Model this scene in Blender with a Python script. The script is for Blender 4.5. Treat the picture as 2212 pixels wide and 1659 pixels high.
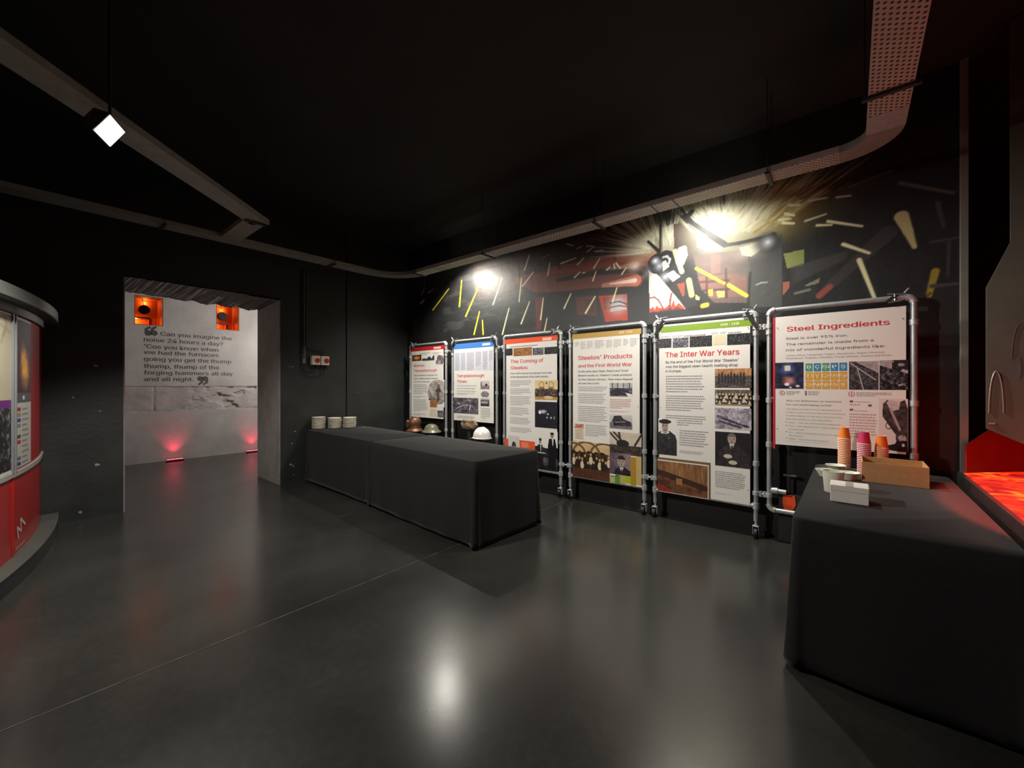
import bpy, bmesh, math, random
import numpy as np
from mathutils import Vector, Matrix

for o in list(bpy.data.objects):
    bpy.data.objects.remove(o)
S = bpy.context.scene
COL = S.collection
PI = math.pi

# ------------------------------------------------------------------ camera, world, light, exposure
cam_d = bpy.data.cameras.new('camera')
cam_d.sensor_fit = 'HORIZONTAL'
cam_d.sensor_width = 36.0
cam_d.lens = 36.0 * 880.0 / 2212.0
cam_d.clip_start = 0.02
cam = bpy.data.objects.new('camera', cam_d)
COL.objects.link(cam)
cam.location = (6.32, -4.56, 1.45)
cam.rotation_euler = Vector((-0.64, 0.768, 0.0)).to_track_quat('-Z', 'Y').to_euler()
S.camera = cam

world = bpy.data.worlds.new('dark_room_air')
S.world = world
world.use_nodes = True
world.node_tree.nodes['Background'].inputs[0].default_value = (0.75, 0.85, 1.0, 1)
world.node_tree.nodes['Background'].inputs[1].default_value = 0.0

vs = S.view_settings
vs.view_transform = 'Standard'
vs.look = 'None'
vs.gamma = 1.0
vs.use_curve_mapping = False
vs.exposure = 0.0

FLOOD = (2.829, -4.22, 3.0)
def lamp(name, kind, loc, power, color, size=0.05, aim=None, angle=120, blend=0.5):
    d = bpy.data.lights.new(name, kind)
    d.energy = power
    d.color = color
    if kind == 'AREA':
        d.size = size
    else:
        d.shadow_soft_size = size
    if kind == 'SPOT':
        d.spot_size = math.radians(angle)
        d.spot_blend = blend
    o = bpy.data.objects.new(name, d)
    COL.objects.link(o)
    o.location = loc
    if aim is not None:
        o.rotation_euler = (Vector(aim) - Vector(loc)).to_track_quat('-Z', 'Y').to_euler()
    return o

WARM = (1.0, 0.955, 0.87)
lamp('flood_light', 'SPOT', (FLOOD[0]+.06, FLOOD[1]+.05, FLOOD[2]-.02), 400, WARM, 0.07, (3.5, -3.42, 0.0), 154, 0.3)
lamp('tray_spot_light', 'SPOT', (1.59, -0.49, 3.208), 95, (1.0, 0.97, 0.86), 0.03, (1.9, 0.1, 2.1), 152, 0.5)
lamp('tray_spot_light', 'SPOT', (1.59, -0.49, 3.208), 225, (1.0, 0.97, 0.86), 0.03, (1.9, -1.2, 0.0), 150, 1.0)
lamp('tray_spot_light', 'SPOT', (5.1, -0.49, 3.208), 42, (1.0, 0.97, 0.86), 0.03, (5.1, 0.1, 2.1), 152, 0.5)
lamp('tray_spot_light', 'SPOT', (5.1, -0.49, 3.208), 250, (1.0, 0.97, 0.86), 0.03, (5.1, -1.2, 0.0), 150, 1.0)
lamp('corridor_light', 'POINT', (-2.1, -0.75, 2.3), 125, (1.0, 0.93, 0.86), 0.1)
lamp('corridor_light', 'POINT', (-2.0, -5.8, 2.2), 50, (1.0, 0.86, 0.82), 0.1)
lamp('bay_red_light', 'SPOT', (8.0, -2.2, 3.1), 2400, (1.0, 0.09, 0.06), 0.03, (7.98, -1.35, 0.77), 54, 0.06)
lamp('bay_red_light', 'POINT', (7.3, -1.05, .95), 5, (1.0, 0.10, 0.04), 0.05)  # added red point with no fitting, reddens the cup and box sides

# ------------------------------------------------------------------ helpers
def lin(c):
    return tuple(((v/255.0)/12.92 if v/255.0 <= 0.04045 else ((v/255.0+0.055)/1.055)**2.4) for v in c[:3])
def nlin(a):
    a = np.clip(a, 0, 255)/255.0
    return np.where(a <= 0.04045, a/12.92, ((a+0.055)/1.055)**2.4)

def mat(name, rgb, rough=0.5, metal=0.0, var=0.15, vscale=8.0, bump=0.0, bscale=40.0, rvar=0.0, emit=None, estr=0.0, coat=0.0, spec=0.5, trans=0.0):
    m = bpy.data.materials.new(name)
    m.use_nodes = True
    nt = m.node_tree
    b = nt.nodes['Principled BSDF']
    c = lin(rgb)
    b.inputs['Roughness'].default_value = rough
    b.inputs['Metallic'].default_value = metal
    b.inputs['Specular IOR Level'].default_value = spec
    b.inputs['Coat Weight'].default_value = coat
    tc = nt.nodes.new('ShaderNodeTexCoord')
    nz = nt.nodes.new('ShaderNodeTexNoise')
    nz.inputs['Scale'].default_value = vscale
    nz.inputs['Detail'].default_value = 5
    nt.links.new(tc.outputs['Object'], nz.inputs['Vector'])
    rp = nt.nodes.new('ShaderNodeValToRGB')
    rp.color_ramp.elements[0].position = 0.3
    rp.color_ramp.elements[1].position = 0.7
    rp.color_ramp.elements[0].color = tuple(max(0, v*(1-var)) for v in c)+(1,)
    rp.color_ramp.elements[1].color = tuple(min(1, v*(1+var)) for v in c)+(1,)
    nt.links.new(nz.outputs['Fac'], rp.inputs['Fac'])
    nt.links.new(rp.outputs['Color'], b.inputs['Base Color'])
    if rvar:
        mr = nt.nodes.new('ShaderNodeMapRange')
        mr.inputs['To Min'].default_value = rough-rvar
        mr.inputs['To Max'].default_value = rough+rvar
        nt.links.new(nz.outputs['Fac'], mr.inputs['Value'])
        nt.links.new(mr.outputs['Result'], b.inputs['Roughness'])
    if bump:
        n2 = nt.nodes.new('ShaderNodeTexNoise')
        n2.inputs['Scale'].default_value = bscale
        n2.inputs['Detail'].default_value = 6
        nt.links.new(tc.outputs['Object'], n2.inputs['Vector'])
        bp = nt.nodes.new('ShaderNodeBump')
        bp.inputs['Strength'].default_value = bump
        bp.inputs['Distance'].default_value = 0.02
        nt.links.new(n2.outputs['Fac'], bp.inputs['Height'])
        nt.links.new(bp.outputs['Normal'], b.inputs['Normal'])
    if trans:
        b.inputs['Transmission Weight'].default_value = trans
    if emit is not None:
        b.inputs['Emission Color'].default_value = lin(emit)+(1,)
        b.inputs['Emission Strength'].default_value = estr
    return m

def print_mat(name, rough=0.45, spec=0.5, coat=0.0, bump=0.0):
    m = bpy.data.materials.new(name)
    m.use_nodes = True
    nt = m.node_tree
    b = nt.nodes['Principled BSDF']
    a = nt.nodes.new('ShaderNodeVertexColor')
    a.layer_name = 'Ink'
    nt.links.new(a.outputs['Color'], b.inputs['Base Color'])
    b.inputs['Roughness'].default_value = rough
    b.inputs['Specular IOR Level'].default_value = spec
    b.inputs['Coat Weight'].default_value = coat
    if bump:
        tc = nt.nodes.new('ShaderNodeTexCoord')
        n2 = nt.nodes.new('ShaderNodeTexNoise')
        n2.inputs['Scale'].default_value = 9
        n2.inputs['Detail'].default_value = 7
        nt.links.new(tc.outputs['Object'], n2.inputs['Vector'])
        bp = nt.nodes.new('ShaderNodeBump')
        bp.inputs['Strength'].default_value = bump
        bp.inputs['Distance'].default_value = 0.03
        nt.links.new(n2.outputs['Fac'], bp.inputs['Height'])
        nt.links.new(bp.outputs['Normal'], b.inputs['Normal'])
    return m

def tag(o, label=None, cat=None, group=None, kind=None):
    if label: o['label'] = label
    if cat: o['category'] = cat
    if group: o['group'] = group
    if kind: o['kind'] = kind
    return o

def empty(name, loc=(0, 0, 0), label=None, cat=None, group=None, rz=0.0):
    o = bpy.data.objects.new(name, None)
    o.empty_display_size = 0.05
    COL.objects.link(o)
    o.location = loc
    o.rotation_euler = (0, 0, rz)
    return tag(o, label, cat, group)

class MB:
    """collects shapes into one mesh"""
    def __init__(self):
        self.v = []; self.f = []; self.mi = []
    def add(self, vs_, fs, mi=0):
        k = len(self.v)
        self.v += [tuple(p) for p in vs_]
        self.f += [tuple(i+k for i in f) for f in fs]
        self.mi += [mi]*len(fs)
        return self
    def box(self, a, b, mi=0, rot=None, piv=None):
        x0, y0, z0 = a; x1, y1, z1 = b
        p = [(x0,y0,z0),(x1,y0,z0),(x1,y1,z0),(x0,y1,z0),(x0,y0,z1),(x1,y0,z1),(x1,y1,z1),(x0,y1,z1)]
        if rot is not None:
            pv = Vector(piv) if piv is not None else Vector(((x0+x1)/2,(y0+y1)/2,(z0+z1)/2))
            p = [tuple(pv + rot @ (Vector(q)-pv)) for q in p]
        return self.add(p, [(0,3,2,1),(4,5,6,7),(0,1,5,4),(1,2,6,5),(2,3,7,6),(3,0,4,7)], mi)
    def bar(self, a, b, w, h=None, mi=0):
        h = h or w
        a = Vector(a); b = Vector(b); d = (b-a).normalized()
        u = d.cross(Vector((0,0,1)))
        if u.length < 1e-4: u = Vector((1,0,0))
        u.normalize(); n = u.cross(d)
        p = []
        for q in (a, b):
            for su, sn in ((-1,-1),(1,-1),(1,1),(-1,1)):
                p.append(q+u*su*w/2+n*sn*h/2)
        return self.add(p, [(0,1,2,3),(7,6,5,4),(0,4,5,1),(1,5,6,2),(2,6,7,3),(3,7,4,0)], mi)
    def tube(self, pts, r, seg=12, mi=0, cap=True):
        pts = [Vector(p) for p in pts]
        n = len(pts); k = len(self.v)
        rs = r if isinstance(r, (list, tuple)) else [r]*n
        ref = None
        for i, p in enumerate(pts):
            d = (pts[min(i+1,n-1)]-pts[max(i-1,0)]).normalized()
            if ref is None:
                ref = d.orthogonal().normalized()
            ref = (ref - d*ref.dot(d)).normalized()
            w = d.cross(ref)
            for j in range(seg):
                a = 2*PI*j/seg
                self.v.append(tuple(p + (ref*math.cos(a)+w*math.sin(a))*rs[i]))
        for i in range(n-1):
            for j in range(seg):
                j2 = (j+1) % seg
                self.f.append((k+i*seg+j, k+i*seg+j2, k+(i+1)*seg+j2, k+(i+1)*seg+j)); self.mi.append(mi)
        if cap:
            self.f.append(tuple(k+j for j in reversed(range(seg)))); self.mi.append(mi)
            self.f.append(tuple(k+(n-1)*seg+j for j in range(seg))); self.mi.append(mi)
        return self
    def lathe(self, prof, c=(0,0,0), seg=32, mi=0, sx=1.0, sy=1.0):
        k = len(self.v); n = len(prof)
        for r, z in prof:
            for j in range(seg):
                a = 2*PI*j/seg
                self.v.append((c[0]+r*sx*math.cos(a), c[1]+r*sy*math.sin(a), c[2]+z))
        for i in range(n-1):
            for j in range(seg):
                j2 = (j+1) % seg
                self.f.append((k+i*seg+j, k+i*seg+j2, k+(i+1)*seg+j2, k+(i+1)*seg+j)); self.mi.append(mi)
        return self
    def prism(self, poly, y0, y1, mi=0, axis='y'):
        """polygon in (a, b) extruded along an axis"""
        n = len(poly)
        def P(q, t):
            return (q[0], t, q[1]) if axis == 'y' else ((t, q[0], q[1]) if axis == 'x' else (q[0], q[1], t))
        p = [P(q, y0) for q in poly]+[P(q, y1) for q in poly]
        return self.add(p, [tuple(range(n)), tuple(range(2*n-1, n-1, -1))]+[(i, i+n, (i+1) % n+n, (i+1) % n) for i in range(n)], mi)
    def build(self, name, mats, parent=None, origin=(0,0,0), smooth=False, bevel=0.0, angle=40, seg=2):
        me = bpy.data.meshes.new(name)
        o3 = Vector(origin)
        me.from_pydata([tuple(Vector(p)-o3) for p in self.v], [], self.f)
        mats = mats if isinstance(mats, (list, tuple)) else [mats]
        for m in mats: me.materials.append(m)
        for p, i in zip(me.polygons, self.mi): p.material_index = i
        bm = bmesh.new(); bm.from_mesh(me)
        bmesh.ops.recalc_face_normals(bm, faces=bm.faces)
        bm.to_mesh(me); bm.free()
        if smooth:
            me.polygons.foreach_set('use_smooth', [True]*len(me.polygons))
            try: me.set_sharp_from_angle(angle=math.radians(angle))
            except Exception: pass
        o = bpy.data.objects.new(name, me)
        COL.objects.link(o)
        if parent is not None:
            o.parent = parent
        else:
            o.location = o3
        if bevel:
            bv = o.modifiers.new('bevel', 'BEVEL')
            bv.width = bevel; bv.segments = seg; bv.limit_method = 'ANGLE'; bv.angle_limit = math.radians(50)
        return o

def clone(root, loc, label=None, group=None, rz=None):
    r = root.copy(); COL.objects.link(r); r.location = loc
    if rz is not None: r.rotation_euler = (0, 0, rz)
    if label: r['label'] = label
    if group: r['group'] = group
    for ch in list(root.children):
        c = ch.copy(); COL.objects.link(c); c.parent = r
        for g in list(ch.children):
            d = g.copy(); COL.objects.link(d); d.parent = c
    return r

# ---- printed surfaces: coloured geometry lying in a plane (s along, t up)
_txt = {}
import os
FONT = None
try:
    _fp = os.path.join(bpy.utils.resource_path('LOCAL'), 'datafiles', 'fonts', 'Inter.woff2')   # the interface font that ships with Blender
    if os.path.exists(_fp): FONT = bpy.data.fonts.load(_fp)
except Exception:
    FONT = None
def text_mesh(s):
    if s in _txt: return _txt[s]
    cu = bpy.data.curves.new('lettering_curve', 'FONT')
    cu.body = s; cu.size = 1.0; cu.resolution_u = 2; cu.offset = 0.0
    if FONT: cu.font = FONT
    ob = bpy.data.objects.new('lettering_curve', cu)
    COL.objects.link(ob)
    bpy.context.view_layer.update()
    me = bpy.data.meshes.new_from_object(ob.evaluated_get(bpy.context.evaluated_depsgraph_get()))
    vv = [(v.co.x, v.co.y) for v in me.vertices]
    ff = [tuple(p.vertices) for p in me.polygons]
    bpy.data.objects.remove(ob); bpy.data.curves.remove(cu); bpy.data.meshes.remove(me)
    _txt[s] = (vv, ff)
    return _txt[s]

def vnoise(s, t, seed=0, octs=4):
    out = np.zeros_like(s); amp = 1.0; tot = 0.0
    for o in range(octs):
        rs = np.random.RandomState(seed*17+o*101+3)
        g = rs.rand(64, 64)
        x = s*(2**o); y = t*(2**o)
        xi = np.floor(x).astype(int); yi = np.floor(y).astype(int)
        fx = x-xi; fy = y-yi
        fx = fx*fx*(3-2*fx); fy = fy*fy*(3-2*fy)
        a = g[xi % 64, yi % 64]; b = g[(xi+1) % 64, yi % 64]; c = g[xi % 64, (yi+1) % 64]; d = g[(xi+1) % 64, (yi+1) % 64]
        out += amp*((a*(1-fx)+b*fx)*(1-fy)+(c*(1-fx)+d*fx)*fy)
        tot += amp; amp *= 0.5
    return out/tot

def sdseg(s, t, a, b):
    ax, ay = a; bx, by = b
    dx, dy = bx-ax, by-ay
    h = np.clip(((s-ax)*dx+(t-ay)*dy)/(dx*dx+dy*dy+1e-9), 0, 1)
    return np.hypot(s-ax-h*dx, t-ay-h*dy), h

def inpoly(s, t, poly):
    r = np.zeros(s.shape, bool)
    n = len(poly)
    for i in range(n):
        x0, y0 = poly[i]; x1, y1 = poly[(i+1) % n]
        c = ((y0 > t) != (y1 > t)) & (s < (x1-x0)*(t-y0)/((y1-y0) if y1 != y0 else 1e-9)+x0)
        r ^= c
    return r

WHITE = (236, 232, 226)
RED = (212, 52, 66); DARK = (88, 86, 94); GREY = (140, 138, 144); BLACK = (20, 20, 22)

def photo(style, s, t, seed, asp):
    """colours of one printed picture, s and t from 0 to 1"""
    x = s*asp
    n = vnoise(x*6+seed, t*6, seed); n2 = vnoise(x*18, t*18, seed+5)
    def mix(a, b, w):
        w = np.clip(w, 0, 1)[..., None]
        return np.array(a, float)*(1-w)+np.array(b, float)*w
    def put(c, mask, col):
        c[mask] = np.array(col, float)
    def blob(cx, cy, rx, ry):
        return np.clip(1.6-1.6*np.hypot((s-cx)/rx, (t-cy)/ry), 0, 1)
    if style == 'dark':
        c = mix((18, 18, 24), (150, 148, 156), (n2-.52)*3.2)
    elif style == 'mid':
        c = mix((46, 44, 54), (190, 186, 190), (n*.5+n2*.6-.38)*2.2)
    elif style == 'tan':
        c = mix((110, 62, 26), (226, 170, 110), (n2-.35)*2.6)
    elif style == 'pale':
        c = mix((225, 214, 186), (190, 174, 130), (n2-.45)*2.0)
    elif style == 'sepia':
        c = mix((34, 26, 24), (214, 190, 150), (t-.35)*1.7+(n-.5)*.6)
    elif style == 'oval':
        c = mix((70, 34, 20), (110, 50, 26), n)
        w = blob(.5, .5, .46, .42)
        c = c*(1-w[..., None])+mix((238, 176, 90), (214, 140, 60), n2)*w[..., None]
    elif style == 'ruins':
        c = mix(WHITE, WHITE, n)
        h = .30+.5*np.abs(np.sin(s*7.5+.4))*vnoise(s*7, s*0, 3, 2)*1.5
        put(c, (t < h) & (t > .04), (62, 58, 68))
    elif style == 'stones':
        c = mix((226, 216, 190), (236, 230, 214), n)
        for cx, cy, rx, ry, k in ((.5, .62, .34, .3, 0), (.2, .3, .2, .2, 20), (.55, .26, .22, .2, 60), (.8, .45, .2, .4, 10)):
            w = np.hypot((s-cx)/rx, (t-cy)/ry) < 1
            c[w] = (mix((74+k, 68+k, 80+k), (140+k, 132+k, 140+k), (n2-.2)*1.6))[w]
    elif style == 'soldier':
        c = mix(WHITE, WHITE, n)
        land = np.hypot((s-.62)/.62, (t-.55)/.47) < .92+.1*n2
        c[land] = mix((96, 84, 84), (206, 196, 188), (n*.6+n2*.5-.2)*1.7+(t-.5)*.4)[land]
        for seg_, w in ((((.62, .25), (.64, .62)), .07), (((.55, .62), (.76, .60)), .06), (((.66, .66), (.66, .76)), .075), (((.1, .27), (.6, .27)), .03)):
            d, h = sdseg(s, t, *seg_)
            k = d < w
            c[k] = mix((52, 46, 48), (150, 138, 132), (n2-.3)*2)[k]
    elif style == 'aerial':
        c = mix((50, 46, 56), (148, 140, 150), (n2*.7+n*.5-.42)*2.2)
        for a, b in (((.15, .3), (.45, .55)), ((.45, .55), (.72, .55)), ((.72, .55), (.66, .25)), ((.2, .7), (.28, .6)), ((.62, .9), (.7, .8))):
            d, h = sdseg(x/asp, t, a, b)
            put(c, d < .016, (216, 210, 212))
    elif style == 'field':
        c = mix((176, 160, 166), (220, 208, 208), t+(n-.5)*.5)
        c[t < .42] = mix((96, 80, 88), (190, 170, 176), (n2-.25)*2)[t < .42]
        put(c, np.hypot((s-.66)/.13, (t-.5)/.16) < 1, (50, 44, 50))
        put(c, (s < .14) & (t > .4) & (t < .85) & (n2 > .4), (56, 48, 54))
    elif style == 'rock':
        c = mix(WHITE, WHITE, n)
        w = np.hypot((s-.5)/.5, (t-.42)/.5) < .95+.15*(n2-.5)
        c[w] = mix((84, 80, 88), (180, 174, 178), (n2-.2)*1.7)[w]
    elif style == 'pond':
        c = mix((24, 22, 26), (110, 106, 112), (n2-.3)*2)
        w = (np.hypot((s-.45)/.45, (t-.5)/.18) < 1) | (t > .8)
        c[w] = mix((120, 116, 122), (210, 206, 208), n2)[w]
    elif style == 'hall_group':
        c = mix((216, 190, 142), (238, 214, 170), n)
        for cx in (.3, .72):
            d = np.hypot((s-cx)/.11, (t-.74)/.2)
            put(c, ((d < 1) & (d > .8) & (t > .6)) | ((np.abs(s-cx) < .11) & (t > .52) & (t < .66)), (150, 116, 76))
        put(c, np.hypot((s-.52)/.04, (t-.86)/.06) < 1, (120, 92, 60))
        k = t < .5+.12*vnoise(s*26, s*0, 4, 2)
        c[k] = mix((42, 40, 48), (150, 120, 90), (n2-.42)*3)[k]
        k = t < .16
        c[k] = mix((150, 110, 60), (216, 180, 120), n2)[k]
        put(c, (np.hypot((s-.6)/.2, (t-.12)/.08) < 1), (224, 196, 140))
    elif style == 'press':
        c = mix((14, 14, 22), (48, 48, 60), n2)
        w = blob(.35, .62, .24, .1)+blob(.22, .58, .07, .09)+blob(.58, .53, .07, .05)
        w += blob(.55, .4, .05, .05)+blob(.72, .4, .05, .06)+blob(.86, .4, .05, .07)
        c += w[..., None]*(n2[..., None]*1.1+.25)*np.array((190, 190, 196))
    elif style == 'two_men':
        c = mix(WHITE, WHITE, n)
        k = t < .58+.02*np.sin(s*9)
        c[k] = mix((18, 16, 20), (70, 66, 70), (n2-.4)*2.4)[k]
        k = (t > .12) & (t < .32)
        c[k] = mix((50, 46, 52), (120, 114, 116), n2)[k]
        man(c, s, t, .24, .80, .075, n2, (24, 22, 26), cap=True)
        man(c, s, t, .76, .97, .10, n2, (16, 15, 18), cap=True)
        put(c, (np.hypot((s-.3)/.2, (t-.43)/.02) < 1), (170, 170, 172))
    elif style == 'head':
        c = mix((206, 198, 196), (226, 220, 218), n)
        head(c, s, t, .5, .46, .26, n2, (70, 62, 62))
    elif style == 'hall':
        c = mix((40, 38, 48), (150, 146, 156), (n2-.36)*2.6)
        k = t > .62
        c[k] = mix((150, 146, 150), (226, 222, 222), n)[k]
        for cx in (.12, .36, .62, .88):
            put(c, (np.abs(s-cx) < .02) & (t > .5), (60, 56, 64))
        k = np.hypot((s-.45)/.42, (t-.32)/.26) < 1
        c[k] = mix((20, 20, 28), (90, 88, 98), (n2-.35)*2)[k]
        put(c, inpoly(s, t, [(.7, .28), (1, .16), (1, 0), (.82, 0)]), WHITE)
    elif style == 'truck':
        c = mix((170, 164, 166), (214, 208, 208), t+(n-.5)*.4)
        k = t < .45
        c[k] = mix((90, 84, 88), (150, 142, 144), n2)[k]
        k = inpoly(s, t, [(.1, .5), (.2, .9), (.5, .95), (.62, .72), (.96, .5), (.95, .2), (.3, .22)])
        c[k] = mix((22, 20, 26), (96, 92, 98), (n2-.35)*2.2)[k]
        d, h = sdseg(s, t, (.25, .46), (.68, .52)); put(c, d < .02, (170, 166, 168))
        put(c, np.hypot((s-.25)/.08, (t-.3)/.13) < 1, (30, 28, 30))
    elif style == 'leaflet':
        c = mix((214, 196, 176), (232, 218, 200), n)
        k = t > .72
        c[k] = mix((180, 60, 50), (226, 190, 170), (n2-.35)*3)[k]
        put(c, (np.sin(t*70) > .4) & (t < .66) & (s > .12) & (s < .88), (186, 150, 126))
    elif style == 'wheel_group':
        c = mix((196, 160, 112), (230, 200, 150), n+(t-.7))
        for cx, r in ((.38, .36), (.86, .36), (.05, .3)):
            d = np.hypot((s-cx)/1.0, (t-.66)/.9)
            put(c, (np.abs(d-r) < .03) & (t > .6), (120, 90, 58))
        k = t < .72+.1*(vnoise(s*14, s*0, 9, 2)-.5)
        c[k] = mix((40, 26, 18), (130, 92, 60), (n2-.4)*2)[k]
        for i in range(13):
            cx = .04+.078*i; cy = .60+.06*math.sin(i*2.3)-(.12 if i % 2 else 0)
            put(c, np.hypot((s-cx)/.026, (t-cy)/.038) < 1, (206, 170, 126))
            k = np.hypot((s-cx)/.05, (t-cy+.16)/.11) < 1
            c[k] = np.array((228, 206, 170) if i % 3 == 0 else (44, 32, 26), float)
        k = t < .26
        c[k] = mix((70, 40, 26), (110, 66, 44), n2)[k]
    elif style == 'works':
        c = mix((196, 182, 164), (224, 210, 192), n)
        k = t < .42
        c[k] = mix((44, 36, 34), (100, 84, 74), (n2-.3)*2)[k]
        for a, b in (((0, .95), (.34, .48)), ((.12, 1), (.4, .6)), ((1, .95), (.8, .45)), ((.36, .5), (.3, 1))):
            d, h = sdseg(s, t, a, b); put(c, d < .035, (62, 52, 48))
        put(c, np.hypot((s-.42)/.2, (t-.5)/.16) < 1, (40, 36, 36))
    elif style == 'suit':
        c = mix((96, 76, 92), (150, 128, 130), n+(s-.5))
        head(c, s, t, .56, .62, .24, n2, (46, 34, 32))
        k = inpoly(s, t, [(.2, 0), (.26, .22), (.45, .36), (.72, .38), (1, .22), (1, 0)])
        c[k] = mix((26, 22, 26), (60, 54, 58), n2)[k]
        put(c, inpoly(s, t, [(.48, .35), (.56, .1), (.68, .36)]), (224, 220, 214))
        put(c, inpoly(s, t, [(.55, .28), (.53, .06), (.6, .06), (.6, .28)]), (60, 54, 60))
    elif style == 'yard':
        c = mix((52, 44, 44), (126, 114, 106), (n2-.3)*2)
        k = t > .62
        c[k] = mix((140, 100, 66), (226, 164, 108), (n2-.2)*1.6)[k]
        for i in range(9):
            cx = .12+.085*i
            k = (np.abs(s-cx) < .032) & (t < .74+.06*math.sin(i*1.9)) & (t > .22)
            c[k] = mix((24, 24, 30), (66, 62, 66), n2)[k]
            put(c, np.hypot((s-cx)/.022, (t-.76-.06*math.sin(i*1.9))/.05) < 1, (120, 90, 70))
    elif style == 'team':
        c = mix((62, 52, 50), (150, 130, 110), (n2-.3)*2)
        for r in range(3):
            for i in range(11):
                cx = .05+.09*i+.03*(r % 2); cy = .72-.24*r
                put(c, np.hypot((s-cx)/.024, (t-cy)/.06) < 1, (214, 192, 160))
                k = np.hypot((s-cx)/.042, (t-cy+.17)/.11) < 1
                c[k] = np.array((40, 34, 34) if (i+r) % 3 else (212, 204, 190), float)
        k = t < .1
        c[k] = np.array((150, 128, 100), float)
    elif style == 'painting_sky':
        c = mix((96, 90, 108), (208, 200, 208), (n*.9+n2*.5-.32)*1.6)
        for a, b in (((.1, .6), (.6, .3)), ((.2, .5), (.9, .15)), ((.15, .35), (.7, .1))):
            d, h = sdseg(s, t, a, b); k = d < .05
            c[k] = mix((46, 42, 58), (120, 114, 128), (n2-.3)*2)[k]
    elif style == 'seated':
        c = mix((18, 17, 19), (44, 40, 44), n)
        head(c, s, t, .47, .80, .15, n2, (120, 106, 96))
        k = inpoly(s, t, [(.05, 0), (.12, .42), (.34, .64), (.64, .66), (.92, .4), (.96, 0)])
        c[k] = mix((34, 31, 33), (74, 68, 68), (n2-.2)*1.5)[k]
        put(c, inpoly(s, t, [(.40, .66), (.47, .46), (.54, .67)]), (220, 216, 210))
        put(c, inpoly(s, t, [(.45, .62), (.46, .42), (.5, .42), (.5, .62)]), (34, 30, 34))
        for cx, cy in ((.36, .3), (.5, .13)):
            put(c, np.hypot((s-cx)/.12, (t-cy)/.06) < 1, (206, 196, 178))
    elif style == 'cap_man':
        c = mix(WHITE, WHITE, n)
        k = inpoly(s, t, [(0, 0), (0, .62), (.22, .68), (.6, .68), (.92, .56), (1, .4), (1, 0)])
        c[k] = mix((30, 30, 34), (62, 60, 64), (n2-.2)*1.6)[k]
        put(c, inpoly(s, t, [(.12, .60), (.2, .72), (.52, .72), (.6, .62), (.4, .58)]), (226, 224, 220))
        put(c, np.hypot((s-.58)/.03, (t-.47)/.02) < 1, (150, 148, 150))
        head(c, s, t, .36, .80, .22, n2, (60, 56, 58))
        k = np.hypot((s-.36)/.34, (t-.93)/.062) < 1
        c[k] = np.array((34, 33, 38), float)
    elif style == 'mill_painting':
        c = mix((66, 36, 28), (132, 86, 54), (n*1.1+n2*.5-.4)*1.4)
        k = t > .62-.35*s
        c[k] = mix((110, 70, 44), (176, 130, 84), (vnoise(x*20, t*3, 2)-.2)*1.5)[k]
        d, h = sdseg(s, t, (.02, .62), (.95, .3)); k = d < .09
        c[k] = mix((48, 28, 26), (86, 52, 40), n2)[k]
        put(c, (np.abs(s-.45) < .06) & (t > .28) & (t < .5) & (n2 > .3), (164, 116, 74))
        k = np.hypot((s-.02)/.26, (t-.02)/.2) < .9+.2*n2
        c[k] = mix((110, 36, 26), (180, 66, 40), n2)[k]
    elif style == 'ladle':
        c = mix((16, 18, 34), (70, 78, 120), (n-.2)*1.2)
        w = blob(.45, .78, .3, .26); c += w[..., None]*np.array((60, 70, 130))
        put(c, (np.abs(s-.45) < .1) & (np.abs(t-.78) < .1), (226, 226, 190))
        w = blob(.5, .3, .3, .22); c += w[..., None]*np.array((150, 84, 60))
        w = blob(.42, .16, .12, .08)+blob(.8, .1, .1, .06)+blob(.55, .05, .06, .04); c += w[..., None]*np.array((220, 200, 180))
    elif style == 'rails':
        c = mix((36, 34, 38), (110, 104, 108), (n2-.25)*1.8)
        k = t > 1.12-.52*s
        c[k] = mix((130, 118, 122), (206, 192, 192), n)[k]
        for a, b in (((.28, .8), (.5, 0)), ((.05, .95), (.9, .35)), ((.3, .98), (1, .6))):
            d, h = sdseg(s, t, a, b); put(c, d < .02, (176, 168, 168))
    elif style == 'debris':
        c = mix((24, 23, 27), (120, 114, 118), (n2-.38)*2.6)
        k = t > .72-.3*(s-.4)
        c[k] = mix((140, 128, 130), (206, 194, 192), n)[k]
        k = (s > .45) & (t > .5+.3*n) & (n > .35)
        c[k] = np.array((40, 36, 40), float)
        w = blob(.8, .14, .22, .1); c += w[..., None]*(n2[..., None] > .5)*np.array((130, 126, 130))
    elif style == 'bending_man':
        c = mix((226, 210, 208), (226, 210, 208), n)
        body = [(.14, .90), (.30, .98), (.5, .86), (.66, .93), (.9, .98), (1, .80), (1, .2), (.92, .24), (.80, .25), (.6, .16), (.58, .32), (.46, .40), (.28, .54), (.12, .66)]
        k = inpoly(s, t, body)
        c[k] = mix((40, 33, 36), (92, 80, 80), (n2-.25)*1.8)[k]
        k = inpoly(s, t, [(.26, .93), (.4, .97), (.74, .95), (.7, .8), (.5, .76), (.38, .8)])
        c[k] = mix((176, 160, 158), (226, 212, 208), n2)[k]
        d, h = sdseg(s, t, (.40, .8), (.72, .42)); put(c, d < .035, (170, 152, 150))
        k = inpoly(s, t, [(.3, .02), (.3, .1), (.56, .14), (.62, .2), (1, .22), (1, 0), (.6, 0)])
        c[k] = mix((22, 20, 23), (64, 58, 60), (n2-.4)*2)[k]
        put(c, np.hypot((s-.84)/.05, (t-.12)/.03) < 1, (206, 196, 196))
        put(c, np.hypot((s-.8)/.14, (t-.26)/.05) < 1, (176, 156, 148))
        d = np.hypot((s-.34)/.11, (t-.48)/.07); put(c, (d < 1) & (d > .75), (46, 40, 44))
    elif style == 'flame':
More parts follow.
